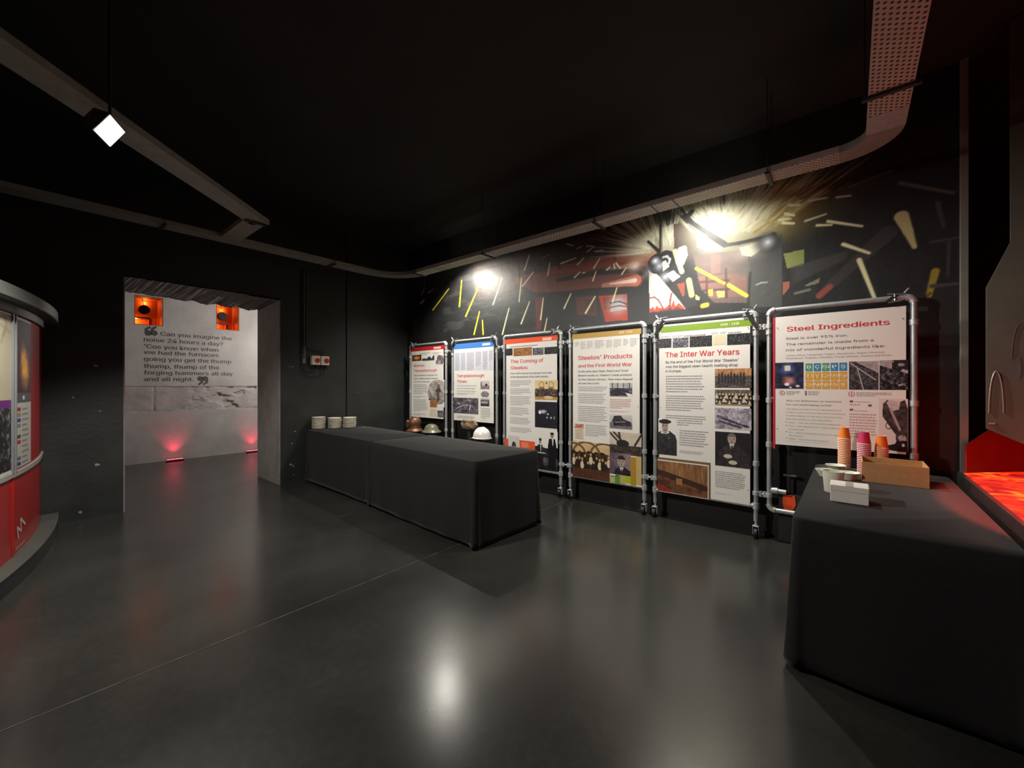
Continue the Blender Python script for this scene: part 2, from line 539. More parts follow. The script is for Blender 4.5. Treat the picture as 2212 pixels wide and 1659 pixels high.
        c = mix((34, 22, 30), (76, 44, 52), n2)
        w = blob(.42, .33, .34, .34)+.6*blob(.55, .55, .2, .22)
        w = np.clip(w*(.5+n), 0, 1)
        c = c*(1-w[..., None])+mix((190, 96, 30), (246, 190, 70), n2*1.2)*w[..., None]
    elif style == 'map':
        c = mix((168, 160, 136), (178, 170, 148), n)
        for k in range(5):
            w = np.abs(s-(.2+.2*k)-.12*np.sin(t*5+k*2)-.1*(n-.5)) < .012
            put(c, w, (150, 138, 108))
        k = np.abs(t-(.8+.1*np.sin(s*6))) < .012; put(c, k, (150, 140, 116))
    else:
        c = mix((90, 90, 90), (160, 160, 160), n)
    return np.clip(c, 0, 255)

def head(c, s, t, cx, cy, r, n2, hair):
    k = np.hypot((s-cx)/(r*.78), (t-cy)/r) < 1
    c[k] = (np.array((196, 178, 168), float)*(1-n2[..., None]*.25))[k]
    k = (np.hypot((s-cx)/(r*.84), (t-cy-r*.18)/r) < 1) & (t > cy+r*.42)
    c[k] = np.array(hair, float)
    for e in (-.34, .34):
        c[np.hypot((s-cx-e*r)/(r*.17), (t-cy-r*.1)/(r*.08)) < 1] = np.array((62, 50, 50), float)
    c[np.hypot((s-cx)/(r*.1), (t-cy+r*.22)/(r*.16)) < 1] = np.array((156, 134, 124), float)
    c[np.hypot((s-cx)/(r*.3), (t-cy+r*.52)/(r*.07)) < 1] = np.array((110, 80, 76), float)

def man(c, s, t, cx, top, r, n2, coat, cap=False):
    k = inpoly(s, t, [(cx-1.6*r, 0.08), (cx-1.8*r, top-.36), (cx-1.3*r, top-.16), (cx+1.3*r, top-.16), (cx+1.9*r, top-.36), (cx+1.6*r, .08)])
    c[k] = (np.array(coat, float)*(0.8+n2[..., None]*.9))[k]
    c[np.hypot((s-cx)/(r*.72), (t-top+.08)/.065) < 1] = np.array((150, 140, 134), float)
    c[np.hypot((s-cx)/(r*.82), (t-top+.03)/.034) < 1] = np.array((40, 38, 40), float)
    c[inpoly(s, t, [(cx-.1*r, top-.15), (cx+.7*r, top-.15), (cx+.5*r, top-.32), (cx+.2*r, top-.34)])] = np.array((206, 202, 198), float)

class Print:
    def __init__(self, fmap):
        self.f = fmap          # (s, t, lift) -> point
        self.v = []; self.fc = []; self.c = []
        self.lift = 0.0006
    def _l(self):
        return self.lift
    def mesh2(self, pts, faces, cols, lift):
        k = len(self.v)
        self.v += [self.f(p[0], p[1], lift) for p in pts]
        self.fc += [tuple(i+k for i in f) for f in faces]
        self.c += cols
    def rect(self, s0, t0, s1, t1, col, lift=0.0006, nx=1):
        c = lin(col)
        pts = []; fs = []
        for i in range(nx+1):
            s = s0+(s1-s0)*i/nx
            pts += [(s, t0), (s, t1)]
        for i in range(nx):
            fs.append((2*i, 2*i+2, 2*i+3, 2*i+1))
        self.mesh2(pts, fs, [c]*len(pts), lift)
    def poly(self, pts, col, lift=0.0012):
        self.mesh2(pts, [tuple(range(len(pts)))], [lin(col)]*len(pts), lift)
    def stroke(self, pts, w, col, lift=0.0012):
        for (a, b) in zip(pts[:-1], pts[1:]):
            dx, dy = b[0]-a[0], b[1]-a[1]; L_ = math.hypot(dx, dy) or 1
            nx, ny = -dy/L_*w/2, dx/L_*w/2
            self.poly([(a[0]+nx, a[1]+ny), (a[0]-nx, a[1]-ny), (b[0]-nx, b[1]-ny), (b[0]+nx, b[1]+ny)], col, lift)
    def text(self, s, x, z, w, cap, col, lift=0.0012):
        vv, ff = text_mesh(s)
        if not vv: return
        x0 = min(p[0] for p in vv); x1 = max(p[0] for p in vv)
        caph = 0.727
        kx = w/(x1-x0); kz = cap/caph
        bold = .014 if (cap > .03 or col == RED) else 0.0
        c_ = lin(col)
        for m_, dx_ in enumerate((-bold, bold) if bold else (0.0,)):
            for i_, f_ in enumerate(ff):
                k = len(self.v)
                lf = lift+m_*3.2e-5+(i_ % 7)*4e-6
                self.v += [self.f(x+(vv[q][0]+dx_-x0)*kx, z+vv[q][1]*kz, lf) for q in f_]
                self.fc.append(tuple(range(k, k+len(f_)))); self.c += [c_]*len(f_)
    def greek(self, s0, t0, s1, t1, rows, col, seed=0, lift=0.0009):
        rnd = random.Random(seed+rows*7+int(s0*1000))
        pitch = (t1-t0)/rows
        h = pitch*.36
        for i in range(rows):
            tb = t1-(i+1)*pitch+pitch*.25
            s = s0
            end = s1-(s1-s0)*(rnd.random()*.14 if i < rows-1 else .45*rnd.random()+.1)
            while s < end-.004:
                w = min(rnd.uniform(.007, .024), end-s)
                self.rect(s, tb, s+w, tb+h, col, lift)
                s += w+.0045
    def photo(self, s0, t0, s1, t1, style, seed=0, res=0.0022, lift=0.0009):
        nx = max(4, int((s1-s0)/res)); ny = max(4, int((t1-t0)/res))
        a = np.linspace(0, 1, nx+1); b = np.linspace(0, 1, ny+1)
        s, t = np.meshgrid(a, b)
        col = nlin(photo(style, s, t, seed, (s1-s0)/(t1-t0)))
        pts = list(zip((s0+(s1-s0)*s).ravel().tolist(), (t0+(t1-t0)*t).ravel().tolist()))
        W_ = nx+1
        fs = [(j*W_+i, j*W_+i+1, (j+1)*W_+i+1, (j+1)*W_+i) for j in range(ny) for i in range(nx)]
        self.mesh2(pts, fs, [tuple(q) for q in col.reshape(-1, 3).tolist()], lift)
    def items(self, L_):
        for n, it in enumerate(L_):
            k = it[0]; dl = n*1e-5
            if k == 't': self.text(*it[1:], lift=.0007+dl)
            elif k == 'r': self.rect(*it[1:], lift=.0004+dl)
            elif k == 'g': self.greek(*it[1:], seed=n, lift=.0005+dl)
            elif k == 'p': self.photo(*it[1:], lift=.0005+dl)
    def box_back(self, s0, t0, s1, t1, d, col):
        """a board of thickness d behind the print"""
        pts = [self.f(s, t, l) for l in (0.0, -d) for s, t in ((s0, t0), (s1, t0), (s1, t1), (s0, t1))]
        k = len(self.v); self.v += pts; self.c += [lin(col)]*8
        self.fc += [tuple(i+k for i in f) for f in ((0,1,2,3),(7,6,5,4),(0,4,5,1),(1,5,6,2),(2,6,7,3),(3,7,4,0))]
    def build(self, name, m, parent=None, origin=(0, 0, 0)):
        me = bpy.data.meshes.new(name)
        o3 = origin
        me.from_pydata([(p[0]-o3[0], p[1]-o3[1], p[2]-o3[2]) for p in self.v], [], self.fc)
        at = me.color_attributes.new('Ink', 'FLOAT_COLOR', 'POINT')
        arr = np.ones((len(self.v), 4), np.float32); arr[:, :3] = np.array(self.c, np.float32)
        at.data.foreach_set('color', arr.ravel())
        me.materials.append(m)
        o = bpy.data.objects.new(name, me); COL.objects.link(o)
        if parent is not None: o.parent = parent
        else: o.location = o3
        return o

# ------------------------------------------------------------------ materials
M = {}
M['wall'] = mat('black_wall_paint', (31, 33, 32), 0.55, var=0.25, vscale=3, bump=0.12, bscale=25, rvar=0.1)
M['wall_back'] = mat('matt_black_wall_paint', (11, 11, 11), 0.6, var=0.25, vscale=3, bump=0.1, bscale=25)
M['ceiling'] = mat('black_ceiling_paint', (24, 24, 24), 0.8, var=0.3, vscale=1.5, bump=0.2, bscale=8)
M['chip'] = mat('bare_plaster', (128, 126, 118), 0.8)
M['plaster'] = mat('pale_plaster', (176, 172, 170), 0.8, var=0.12, vscale=2.5, bump=0.25, bscale=12)
M['plaster_grey'] = mat('grey_plaster', (118, 113, 110), 0.85, var=0.15, vscale=4, bump=0.35, bscale=14)
M['concrete'] = mat('rough_concrete', (170, 164, 163), 0.9, var=0.12, vscale=6, bump=0.35, bscale=18)
M['galv'] = mat('galvanised_pipe', (178, 182, 184), 0.42, 0.55, var=0.1, vscale=20, bump=0.05, bscale=60)
M['fitting'] = mat('galvanised_fitting', (188, 191, 192), 0.45, 0.45, var=0.12, vscale=25, bump=0.12, bscale=80)
M['tray'] = mat('galvanised_tray', (150, 150, 144), 0.5, 0.25, var=0.12, vscale=10)
M['steel_dark'] = mat('dark_painted_steel', (44, 44, 44), 0.45, 0.0, var=0.2, vscale=6)
M['rubber'] = mat('black_rubber', (16, 16, 17), 0.6)
M['cloth'] = mat('black_table_linen', (28, 27, 28), 0.85, var=0.12, vscale=60, bump=0.15, bscale=220, spec=0.2)
_b = M['cloth'].node_tree.nodes['Principled BSDF']; _b.inputs['Sheen Weight'].default_value = 0.12; _b.inputs['Sheen Roughness'].default_value = 0.35
M['wood'] = mat('table_wood', (120, 88, 58), 0.6)
M['table_leg'] = mat('grey_table_leg', (120, 120, 122), 0.4, 0.6)
M['print'] = print_mat('printed_board', 0.45, 0.4)
M['mural'] = print_mat('painted_mural', 0.5, 0.6, 0.0, 0.10)
M['plate'] = mat('white_china', (228, 222, 208), 0.35, var=0.04)
M['paper_white'] = mat('white_card', (226, 218, 210), 0.7, var=0.04)
M['tape'] = mat('clear_tape', (170, 162, 154), 0.25)
M['kraft'] = mat('brown_cardboard', (192, 148, 100), 0.8, var=0.08, vscale=30, bump=0.05, bscale=150)
M['bowl'] = mat('cream_plastic', (224, 222, 206), 0.35, var=0.03)
M['cup_orange'] = mat('orange_paper', (240, 128, 40), 0.6, var=0.05)
M['cup_pink'] = mat('magenta_paper', (202, 44, 96), 0.6, var=0.05)
M['cup_rim'] = mat('white_paper_rim', (240, 232, 218), 0.6, var=0.03)
M['red_panel'] = mat('red_laminate', (172, 28, 27), 0.35, var=0.08, vscale=3, coat=0.3)
M['grey_paint'] = mat('pale_grey_paint', (76, 79, 75), 0.5, var=0.1)
M['white_strip'] = mat('white_trim', (160, 158, 152), 0.4, var=0.05)
M['alu'] = mat('aluminium_strip', (180, 184, 186), 0.3, 0.7, var=0.05)
M['helmet_green'] = mat('olive_helmet_paint', (104, 104, 84), 0.35, var=0.12, vscale=15)
M['copper'] = mat('aged_copper', (112, 76, 58), 0.45, 0.5, var=0.2, vscale=12)
M['hide'] = mat('worn_hide', (128, 108, 86), 0.7, var=0.2, vscale=25, bump=0.4, bscale=40)
M['helmet_white'] = mat('white_helmet_plastic', (236, 234, 228), 0.3, var=0.02)
M['switch'] = mat('cream_switch_case', (206, 198, 180), 0.45, var=0.04)
M['switch_red'] = mat('red_switch_knob', (190, 26, 24), 0.4, var=0.05)
M['cable'] = mat('black_cable', (14, 14, 14), 0.5)
M['orange_board'] = mat('orange_label_board', (240, 84, 36), 0.5, var=0.05)
M['machine'] = mat('olive_grey_machine_paint', (74, 71, 60), 0.5, var=0.15, vscale=4, bump=0.06, bscale=30)
M['chrome'] = mat('polished_arch', (200, 196, 180), 0.25, 0.8, var=0.05)
M['red_glow'] = mat('red_light_board', (140, 20, 18), 0.7, var=0.15, vscale=5)  # red light on the wall behind the bath, put into the colour
M['amber'] = mat('amber_painted_recess', (176, 92, 40), 0.7, var=0.15, vscale=6)
M['lampglass'] = mat('flood_lens', (255, 250, 240), 0.4, emit=(255, 250, 236), estr=7.0)
M['uplight'] = mat('red_led_lens', (255, 80, 90), 0.4, emit=(255, 60, 80), estr=6.0)

def floor_mat():
    m = mat('polished_dark_concrete', (47, 47, 44), 0.225, var=0.32, vscale=1.25, bump=0.03, bscale=5, rvar=0.05, spec=0.75)
    nt = m.node_tree; b = nt.nodes['Principled BSDF']
    src = b.inputs['Base Color'].links[0].from_socket
    tc = nt.nodes.new('ShaderNodeTexCoord')
    n = nt.nodes.new('ShaderNodeTexNoise'); n.inputs['Scale'].default_value = 26; n.inputs['Detail'].default_value = 8
    nt.links.new(tc.outputs['Object'], n.inputs['Vector'])
    r = nt.nodes.new('ShaderNodeValToRGB')
    r.color_ramp.elements[0].position = 0.35; r.color_ramp.elements[0].color = (0.84, 0.84, 0.84, 1)
    r.color_ramp.elements[1].position = 0.7; r.color_ramp.elements[1].color = (1.08, 1.08, 1.08, 1)
    nt.links.new(n.outputs['Fac'], r.inputs['Fac'])
    mx = nt.nodes.new('ShaderNodeMix'); mx.data_type = 'RGBA'; mx.blend_type = 'MULTIPLY'
    mx.inputs[0].default_value = 1.0
    nt.links.new(src, mx.inputs[6]); nt.links.new(r.outputs['Color'], mx.inputs[7])
    nt.links.new(mx.outputs[2], b.inputs['Base Color'])
    return m
M['floor'] = floor_mat()

def tray_mat(along):
    """galvanised sheet punched with rows of dark slots; along = 0 or 1, the object axis the tray runs on"""
    m = mat('perforated_tray', (186, 184, 176), 0.55, 0.0, var=0.1, vscale=10)
    nt = m.node_tree; b = nt.nodes['Principled BSDF']
    src = b.inputs['Base Color'].links[0].from_socket
    tc = nt.nodes.new('ShaderNodeTexCoord')
    sp = nt.nodes.new('ShaderNodeSeparateXYZ'); nt.links.new(tc.outputs['Object'], sp.inputs[0])
    A = sp.outputs[along]; B = sp.outputs[1-along]
    def mth(op, a, v=None, b_=None):
        n = nt.nodes.new('ShaderNodeMath'); n.operation = op
        nt.links.new(a, n.inputs[0])
        if v is not None: n.inputs[1].default_value = v
        if b_ is not None: nt.links.new(b_, n.inputs[1])
        return n.outputs[0]
    row = mth('MULTIPLY', B, 1/0.024)
    par = mth('MULTIPLY', mth('MODULO', mth('FLOOR', row), 2.0), 0.5)
    la = mth('ADD', mth('MULTIPLY', A, 1/0.036), None, par)
    fa = mth('ABSOLUTE', mth('SUBTRACT', mth('FRACT', la), 0.5))
    fb = mth('ABSOLUTE', mth('SUBTRACT', mth('FRACT', row), 0.5))
    hole = mth('MULTIPLY', mth('LESS_THAN', fa, 0.20), None, mth('LESS_THAN', fb, 0.26))
    mx = nt.nodes.new('ShaderNodeMix'); mx.data_type = 'RGBA'
    nt.links.new(hole, mx.inputs[0]); nt.links.new(src, mx.inputs[6])
    mx.inputs[7].default_value = (0.004, 0.004, 0.004, 1)
    nt.links.new(mx.outputs[2], b.inputs['Base Color'])
    return m
M['tray_x'] = tray_mat(0)
M['tray_y'] = tray_mat(1)

def lava_mat():
    m = bpy.data.materials.new('backlit_molten_picture'); m.use_nodes = True
    nt = m.node_tree; b = nt.nodes['Principled BSDF']
    tc = nt.nodes.new('ShaderNodeTexCoord')
    n = nt.nodes.new('ShaderNodeTexNoise'); n.inputs['Scale'].default_value = 7; n.inputs['Detail'].default_value = 9; n.inputs['Distortion'].default_value = 1.2
    nt.links.new(tc.outputs['Object'], n.inputs['Vector'])
    r = nt.nodes.new('ShaderNodeValToRGB')
    e = r.color_ramp.elements
    e[0].position = 0.36; e[0].color = lin((170, 8, 8))+(1,)
    e[1].position = 0.70; e[1].color = lin((255, 150, 40))+(1,)
    k = e.new(0.47); k.color = lin((236, 26, 14))+(1,)
    k = e.new(0.58); k.color = lin((255, 74, 20))+(1,)
    nt.links.new(n.outputs['Fac'], r.inputs['Fac'])
    b.inputs['Base Color'].default_value = (0.02, 0.006, 0.004, 1)
    nt.links.new(r.outputs['Color'], b.inputs['Emission Color'])
    b.inputs['Emission Strength'].default_value = 1.0
    b.inputs['Roughness'].default_value = 0.6
    return m
M['lava'] = lava_mat()

# ------------------------------------------------------------------ the setting
ZC = 3.9
def struct(o):
    o['kind'] = 'structure'
    return o

f = MB().box((-4.2, -9.5, -0.1), (11.5, 2.2, 0.0))
floor = struct(f.build('floor', M['floor']))
g = MB()
g.box((3.588, -9.4, 0.0005), (3.594, -0.03, 0.0012))
jl = g.build('floor_joint', mat('dusty_joint_filler', (74, 73, 70), 0.8, var=0.7, vscale=9), floor)
struct(MB().box((-4.2, -9.5, ZC), (11.5, 2.2, ZC+0.1)).build('ceiling', M['ceiling']))
struct(MB().box((-0.85, 0.0, 0.0), (7.0, 0.15, ZC)).build('wall_back', M['wall_back']))
struct(MB().box((6.85, 0.15, 0.0), (7.0, 2.0, ZC)).box((6.85, 1.95, 0), (11.5, 2.1, ZC)).build('wall_bay', M['wall']))
struct(MB().box((11.3, -9.5, 0.0), (11.45, 1.95, ZC)).build('wall_right', M['wall']))
struct(MB().box((-4.2, -9.5, 0.0), (11.3, -9.35, ZC)).build('wall_front', M['wall']))

# left wall with the doorway through it, a dark groove and chipped paint
DY0, DY1, DZ = -3.835, -2.19, 2.68
w = MB()
w.box((-0.85, -9.35, 0.0), (0.0, DY0, ZC))
w.box((-0.85, DY1, 0.0), (0.0, -1.20, ZC))
w.box((-0.85, -1.18, 0.0), (0.0, 0.0, ZC))
w.box((-0.85, -1.20, 0.0), (-0.03, -1.18, ZC))
w.box((-0.85, DY0, DZ), (0.0, DY1, ZC))
rnd = random.Random(4)
def chip(y, z, r):
    pts = [(y+r*rnd.uniform(.5, 1.2)*math.cos(a*PI/4), z+r*rnd.uniform(.4, 1.0)*math.sin(a*PI/4)) for a in range(8)]
    w.add([(0.0012, p[0], p[1]) for p in pts], [tuple(range(8))], 1)
for (y, z, r) in [(-4.05, 1.649, 0.022), (-4.021, 1.154, 0.01), (-4.043, 0.569, 0.022), (-4.168, 0.084, 0.02), (-4.225, 1.311, 0.012), (-2.066, 1.704, 0.012), (-2.021, 1.699, 0.016),
                  (-2.034, 0.576, 0.012), (-2.047, 0.272, 0.018), (-2.015, 0.246, 0.014), (-1.989, 0.749, 0.012), (-0.981, 1.307, 0.008), (-1.656, 1.618, 0.008), (-2.002, 0.115, 0.01)]:
    chip(y, z, r)
w.box((0.0, -1.42, 1.283), (0.0015, -0.35, 1.287), 2)
struct(w.build('wall_left', [M['wall'], M['chip'], M['steel_dark']]))

# plastered reveals of the doorway; the soffit keeps a ragged broken edge
struct(MB().box((-0.85, DY1-0.012, 0.0), (0.004, DY1, DZ-.02)).build('trim_1', M['plaster_grey']))
struct(MB().box((-0.85, DY0, 0.0), (-0.001, DY0+0.012, DZ-.02)).build('trim_2', M['plaster_grey']))
t = MB()
N_ = 60
rnd = random.Random(9)
lo = []
for i in range(N_+1):
    y = DY0+(DY1-DY0)*i/N_
    f_ = i/N_
    d = 0.035+0.03*abs(math.sin(f_*19))*min(1, f_*1.6)+0.012*rnd.random()+0.02*f_
    lo.append((y, DZ-d))
poly = [(DY0, DZ)]+lo+[(DY1, DZ)]
t.prism(poly, -0.85, -0.80, axis='x')
v0 = []
for i in range(N_+1):
    y = DY0+(DY1-DY0)*i/N_
    v0 += [(-0.80, y, lo[i][1]+.004), (0.003, y, DZ-.006-.012*rnd.random()-.012*(i > 45))]
t.add(v0, [(2*i, 2*i+1, 2*i+3, 2*i+2) for i in range(N_)])
struct(t.build('trim_3', M['plaster_grey']))

# corridor beyond: far wall with two openings, rough band, ceiling
FX = -3.6
W1 = (-3.279, -2.879, 2.53, 3.06)
W2 = (-2.048, -1.643, 2.565, 3.12)
w = MB()
def fw_(y0, y1, z0, z1): w.box((FX-0.45, y0, z0), (FX, y1, z1))
fw_(-9.35, 2.0, 0.0, 0.93)
fw_(-9.35, 2.0, 1.41, W1[2])
fw_(-9.35, W1[0], W1[2], ZC); fw_(W1[1], W2[0], W1[2], ZC); fw_(W2[1], 2.0, W1[2], ZC)
fw_(W1[0], W1[1], W1[3], ZC); fw_(W2[0], W2[1], W2[3], ZC); fw_(W2[0], W2[1], W1[2], W2[2])
w.box((FX-0.45, -9.35, 0.93), (FX-0.06, 2.0, 1.41))
wf = struct(w.build('wall_corridor', M['plaster']))
# broken concrete course between the plaster fields
b = MB()
ny, nz = 260, 34
yy = np.linspace(-5.2, 1.2, ny+1); zz = np.linspace(0.93, 1.41, nz+1)
Y_, Z_ = np.meshgrid(yy, zz)
h = (vnoise((Y_+10)*3, Z_*6, 11)-.5)*.035
hole = np.clip((vnoise((Y_+10)*5, Z_*8, 23, 3)-.60)*7, 0, 1)*np.clip((Y_+2.75)*1.5, 0.05, 1)
h -= hole*.06
edge = np.minimum(np.clip((Z_-.93)/.03, 0, 1), np.clip((1.41-Z_)/.03, 0, 1))
h = h-.014
h = np.where(edge < .5, -.012+(vnoise((Y_+10)*14, Z_*14, 8)-.5)*.03, h)
for gy in (-3.0, -2.45, -1.2, -.3):
    h = np.where(np.abs(Y_-gy) < .010, -.022, h)
vv = [(FX+float(h[j, i]), float(Y_[j, i]), float(Z_[j, i])) for j in range(nz+1) for i in range(ny+1)]
b.add(vv, [(j*(ny+1)+i, j*(ny+1)+i+1, (j+1)*(ny+1)+i+1, (j+1)*(ny+1)+i) for j in range(nz) for i in range(ny)])
b.build('concrete_course', M['concrete'], wf, smooth=True)
# lettering painted on the corridor wall
lt = Print(lambda s, t_, l: (FX+0.001+l, s, t_))
for (s_, x_, z_, wd, hc) in [
    ('Can you imagine the', -2.915, 2.356, 1.133, 0.105), ('noise 24 hours a day?', -3.148, 2.23, 1.216, 0.105), ("'Cos you know when", -3.143, 2.106, 1.132, 0.105),
    ('we had the furnaces', -3.148, 1.997, 1.137, 0.105), ('going you get the thump', -3.148, 1.876, 1.359, 0.105), ('thump, thump of the', -3.148, 1.746, 1.15, 0.105),
    ('forging hammers all day', -3.148, 1.625, 1.387, 0.105), ('and all night.', -3.148, 1.505, 0.729, 0.105)]:
    lt.text(s_, x_, z_, wd, hc, (84, 78, 80))
for (qx, qz, flip) in [((-3.145, 2.421)+(1,)), ((-3.062, 2.429)+(1,)), ((-2.366, 1.521)+(-1,)), ((-2.286, 1.522)+(-1,))]:
    sg = flip
    for sx in (0,):
        c0 = qx+.055
        pts = [(c0+.05*math.cos(a*PI/8), qz-sg*.035+.05*math.sin(a*PI/8)) for a in range(16)]
        lt.poly(pts, (84, 78, 80))
        lt.poly([(c0-sg*.05, qz-sg*.035), (c0-sg*.045, qz+sg*.05), (c0+sg*.03, qz+sg*.10), (c0+sg*.035, qz+sg*.065), (c0-sg*.005, qz+sg*.03), (c0, qz-sg*.035)], (84, 78, 80), .0016)
lt.build('wall_lettering', M['print'], wf)
struct(MB().box((FX, -9.35, 3.55), (-0.85, 2.0, 3.65)).build('ceiling_corridor', M['plaster_grey']))
struct(MB().box((FX, 1.9, 0), (-0.85, 2.0, 3.6)).build('wall_corridor_end', M['plaster']))

# amber lit openings high in the corridor wall, each with a dark round lamp
for k, (q, lb) in enumerate(((W1, 'amber lit recess with round black lamp, above the opening quotation mark'), (W2, 'amber lit recess with round black lamp, nearer the doorway jamb'))):
    y0, y1, z0, z1 = q
    root = empty('lit_recess', (FX-.2, (y0+y1)/2, z0), lb, 'wall recess', 'amber recesses in the corridor wall')
    og = root.location
    m = MB()
    m.box((FX-.44, y0+.003, z0+.003), (FX-.43, y1-.003, z1-.003))
    m.box((FX-.43, y0+.003, z0+.003), (FX-.004, y1-.003, z0+.012)); m.box((FX-.43, y0+.003, z1-.012), (FX-.004, y1-.003, z1-.003))
    m.box((FX-.43, y0+.003, z0+.012), (FX-.004, y0+.012, z1-.012)); m.box((FX-.43, y1-.012, z0+.012), (FX-.004, y1-.003, z1-.012))
    m.build('lining', M['amber'], root, og)
    m = MB(); yc = y0+.17; zc = z0+.31
    m.tube([(FX-.36, yc, zc), (FX-.34, yc, zc), (FX-.24, yc, zc), (FX-.23, yc, zc)], [.05, .075, .085, .075], 20)
    m.build('round_lamp', M['rubber'], root, og, smooth=True)
    MB().tube([(FX-.3, yc, zc+.08), (FX-.3, yc-.02, z1-.012)], .006, 6).build('lamp_stem', M['rubber'], root, og)
    m = MB().box((FX-.38, y0+.03, z0+.135), (FX-.15, y0+.24, z0+.16))
    m.build('shelf', M['steel_dark'], root, og)
    MB().box((FX-.36, y1-.16, z0+.014), (FX-.30, y1-.11, z0+.16)).build('amber_block', M['amber'], root, og)
    lamp('recess_light', 'POINT', (FX-.35, y0+.05, z0+.09), 4.0, (1.0, 0.30, 0.06), 0.03)
    lamp('recess_light', 'POINT', (FX-.40, y0+.20, z0+.46), 1.5, (1.0, 0.34, 0.08), 0.02)

# red floor uplights against the corridor wall
for k, ((fx, fy), lb) in enumerate((((-3.48, -2.725), 'red glowing uplight at the foot of the corridor wall, wholly in view'), ((-3.48, -1.413), 'red glowing uplight partly hidden by the doorway jamb'))):
    root = empty('floor_uplight', (fx, fy, 0), lb, 'uplight', 'red uplights along the corridor wall')
    MB().box((fx-.03, fy-.13, 0.001), (fx+.03, fy+.13, .03)).build('housing', M['steel_dark'], root, (fx, fy, 0), bevel=.004)
    MB().box((fx-.022, fy-.12, .03), (fx+.022, fy+.12, .034)).build('lens', M['uplight'], root, (fx, fy, 0))
    lamp('uplight_beam', 'SPOT', (fx, fy, .05), 11, (1.0, 0.05, 0.12), 0.03, (fx-.07, fy, .5), 84, 1.0)

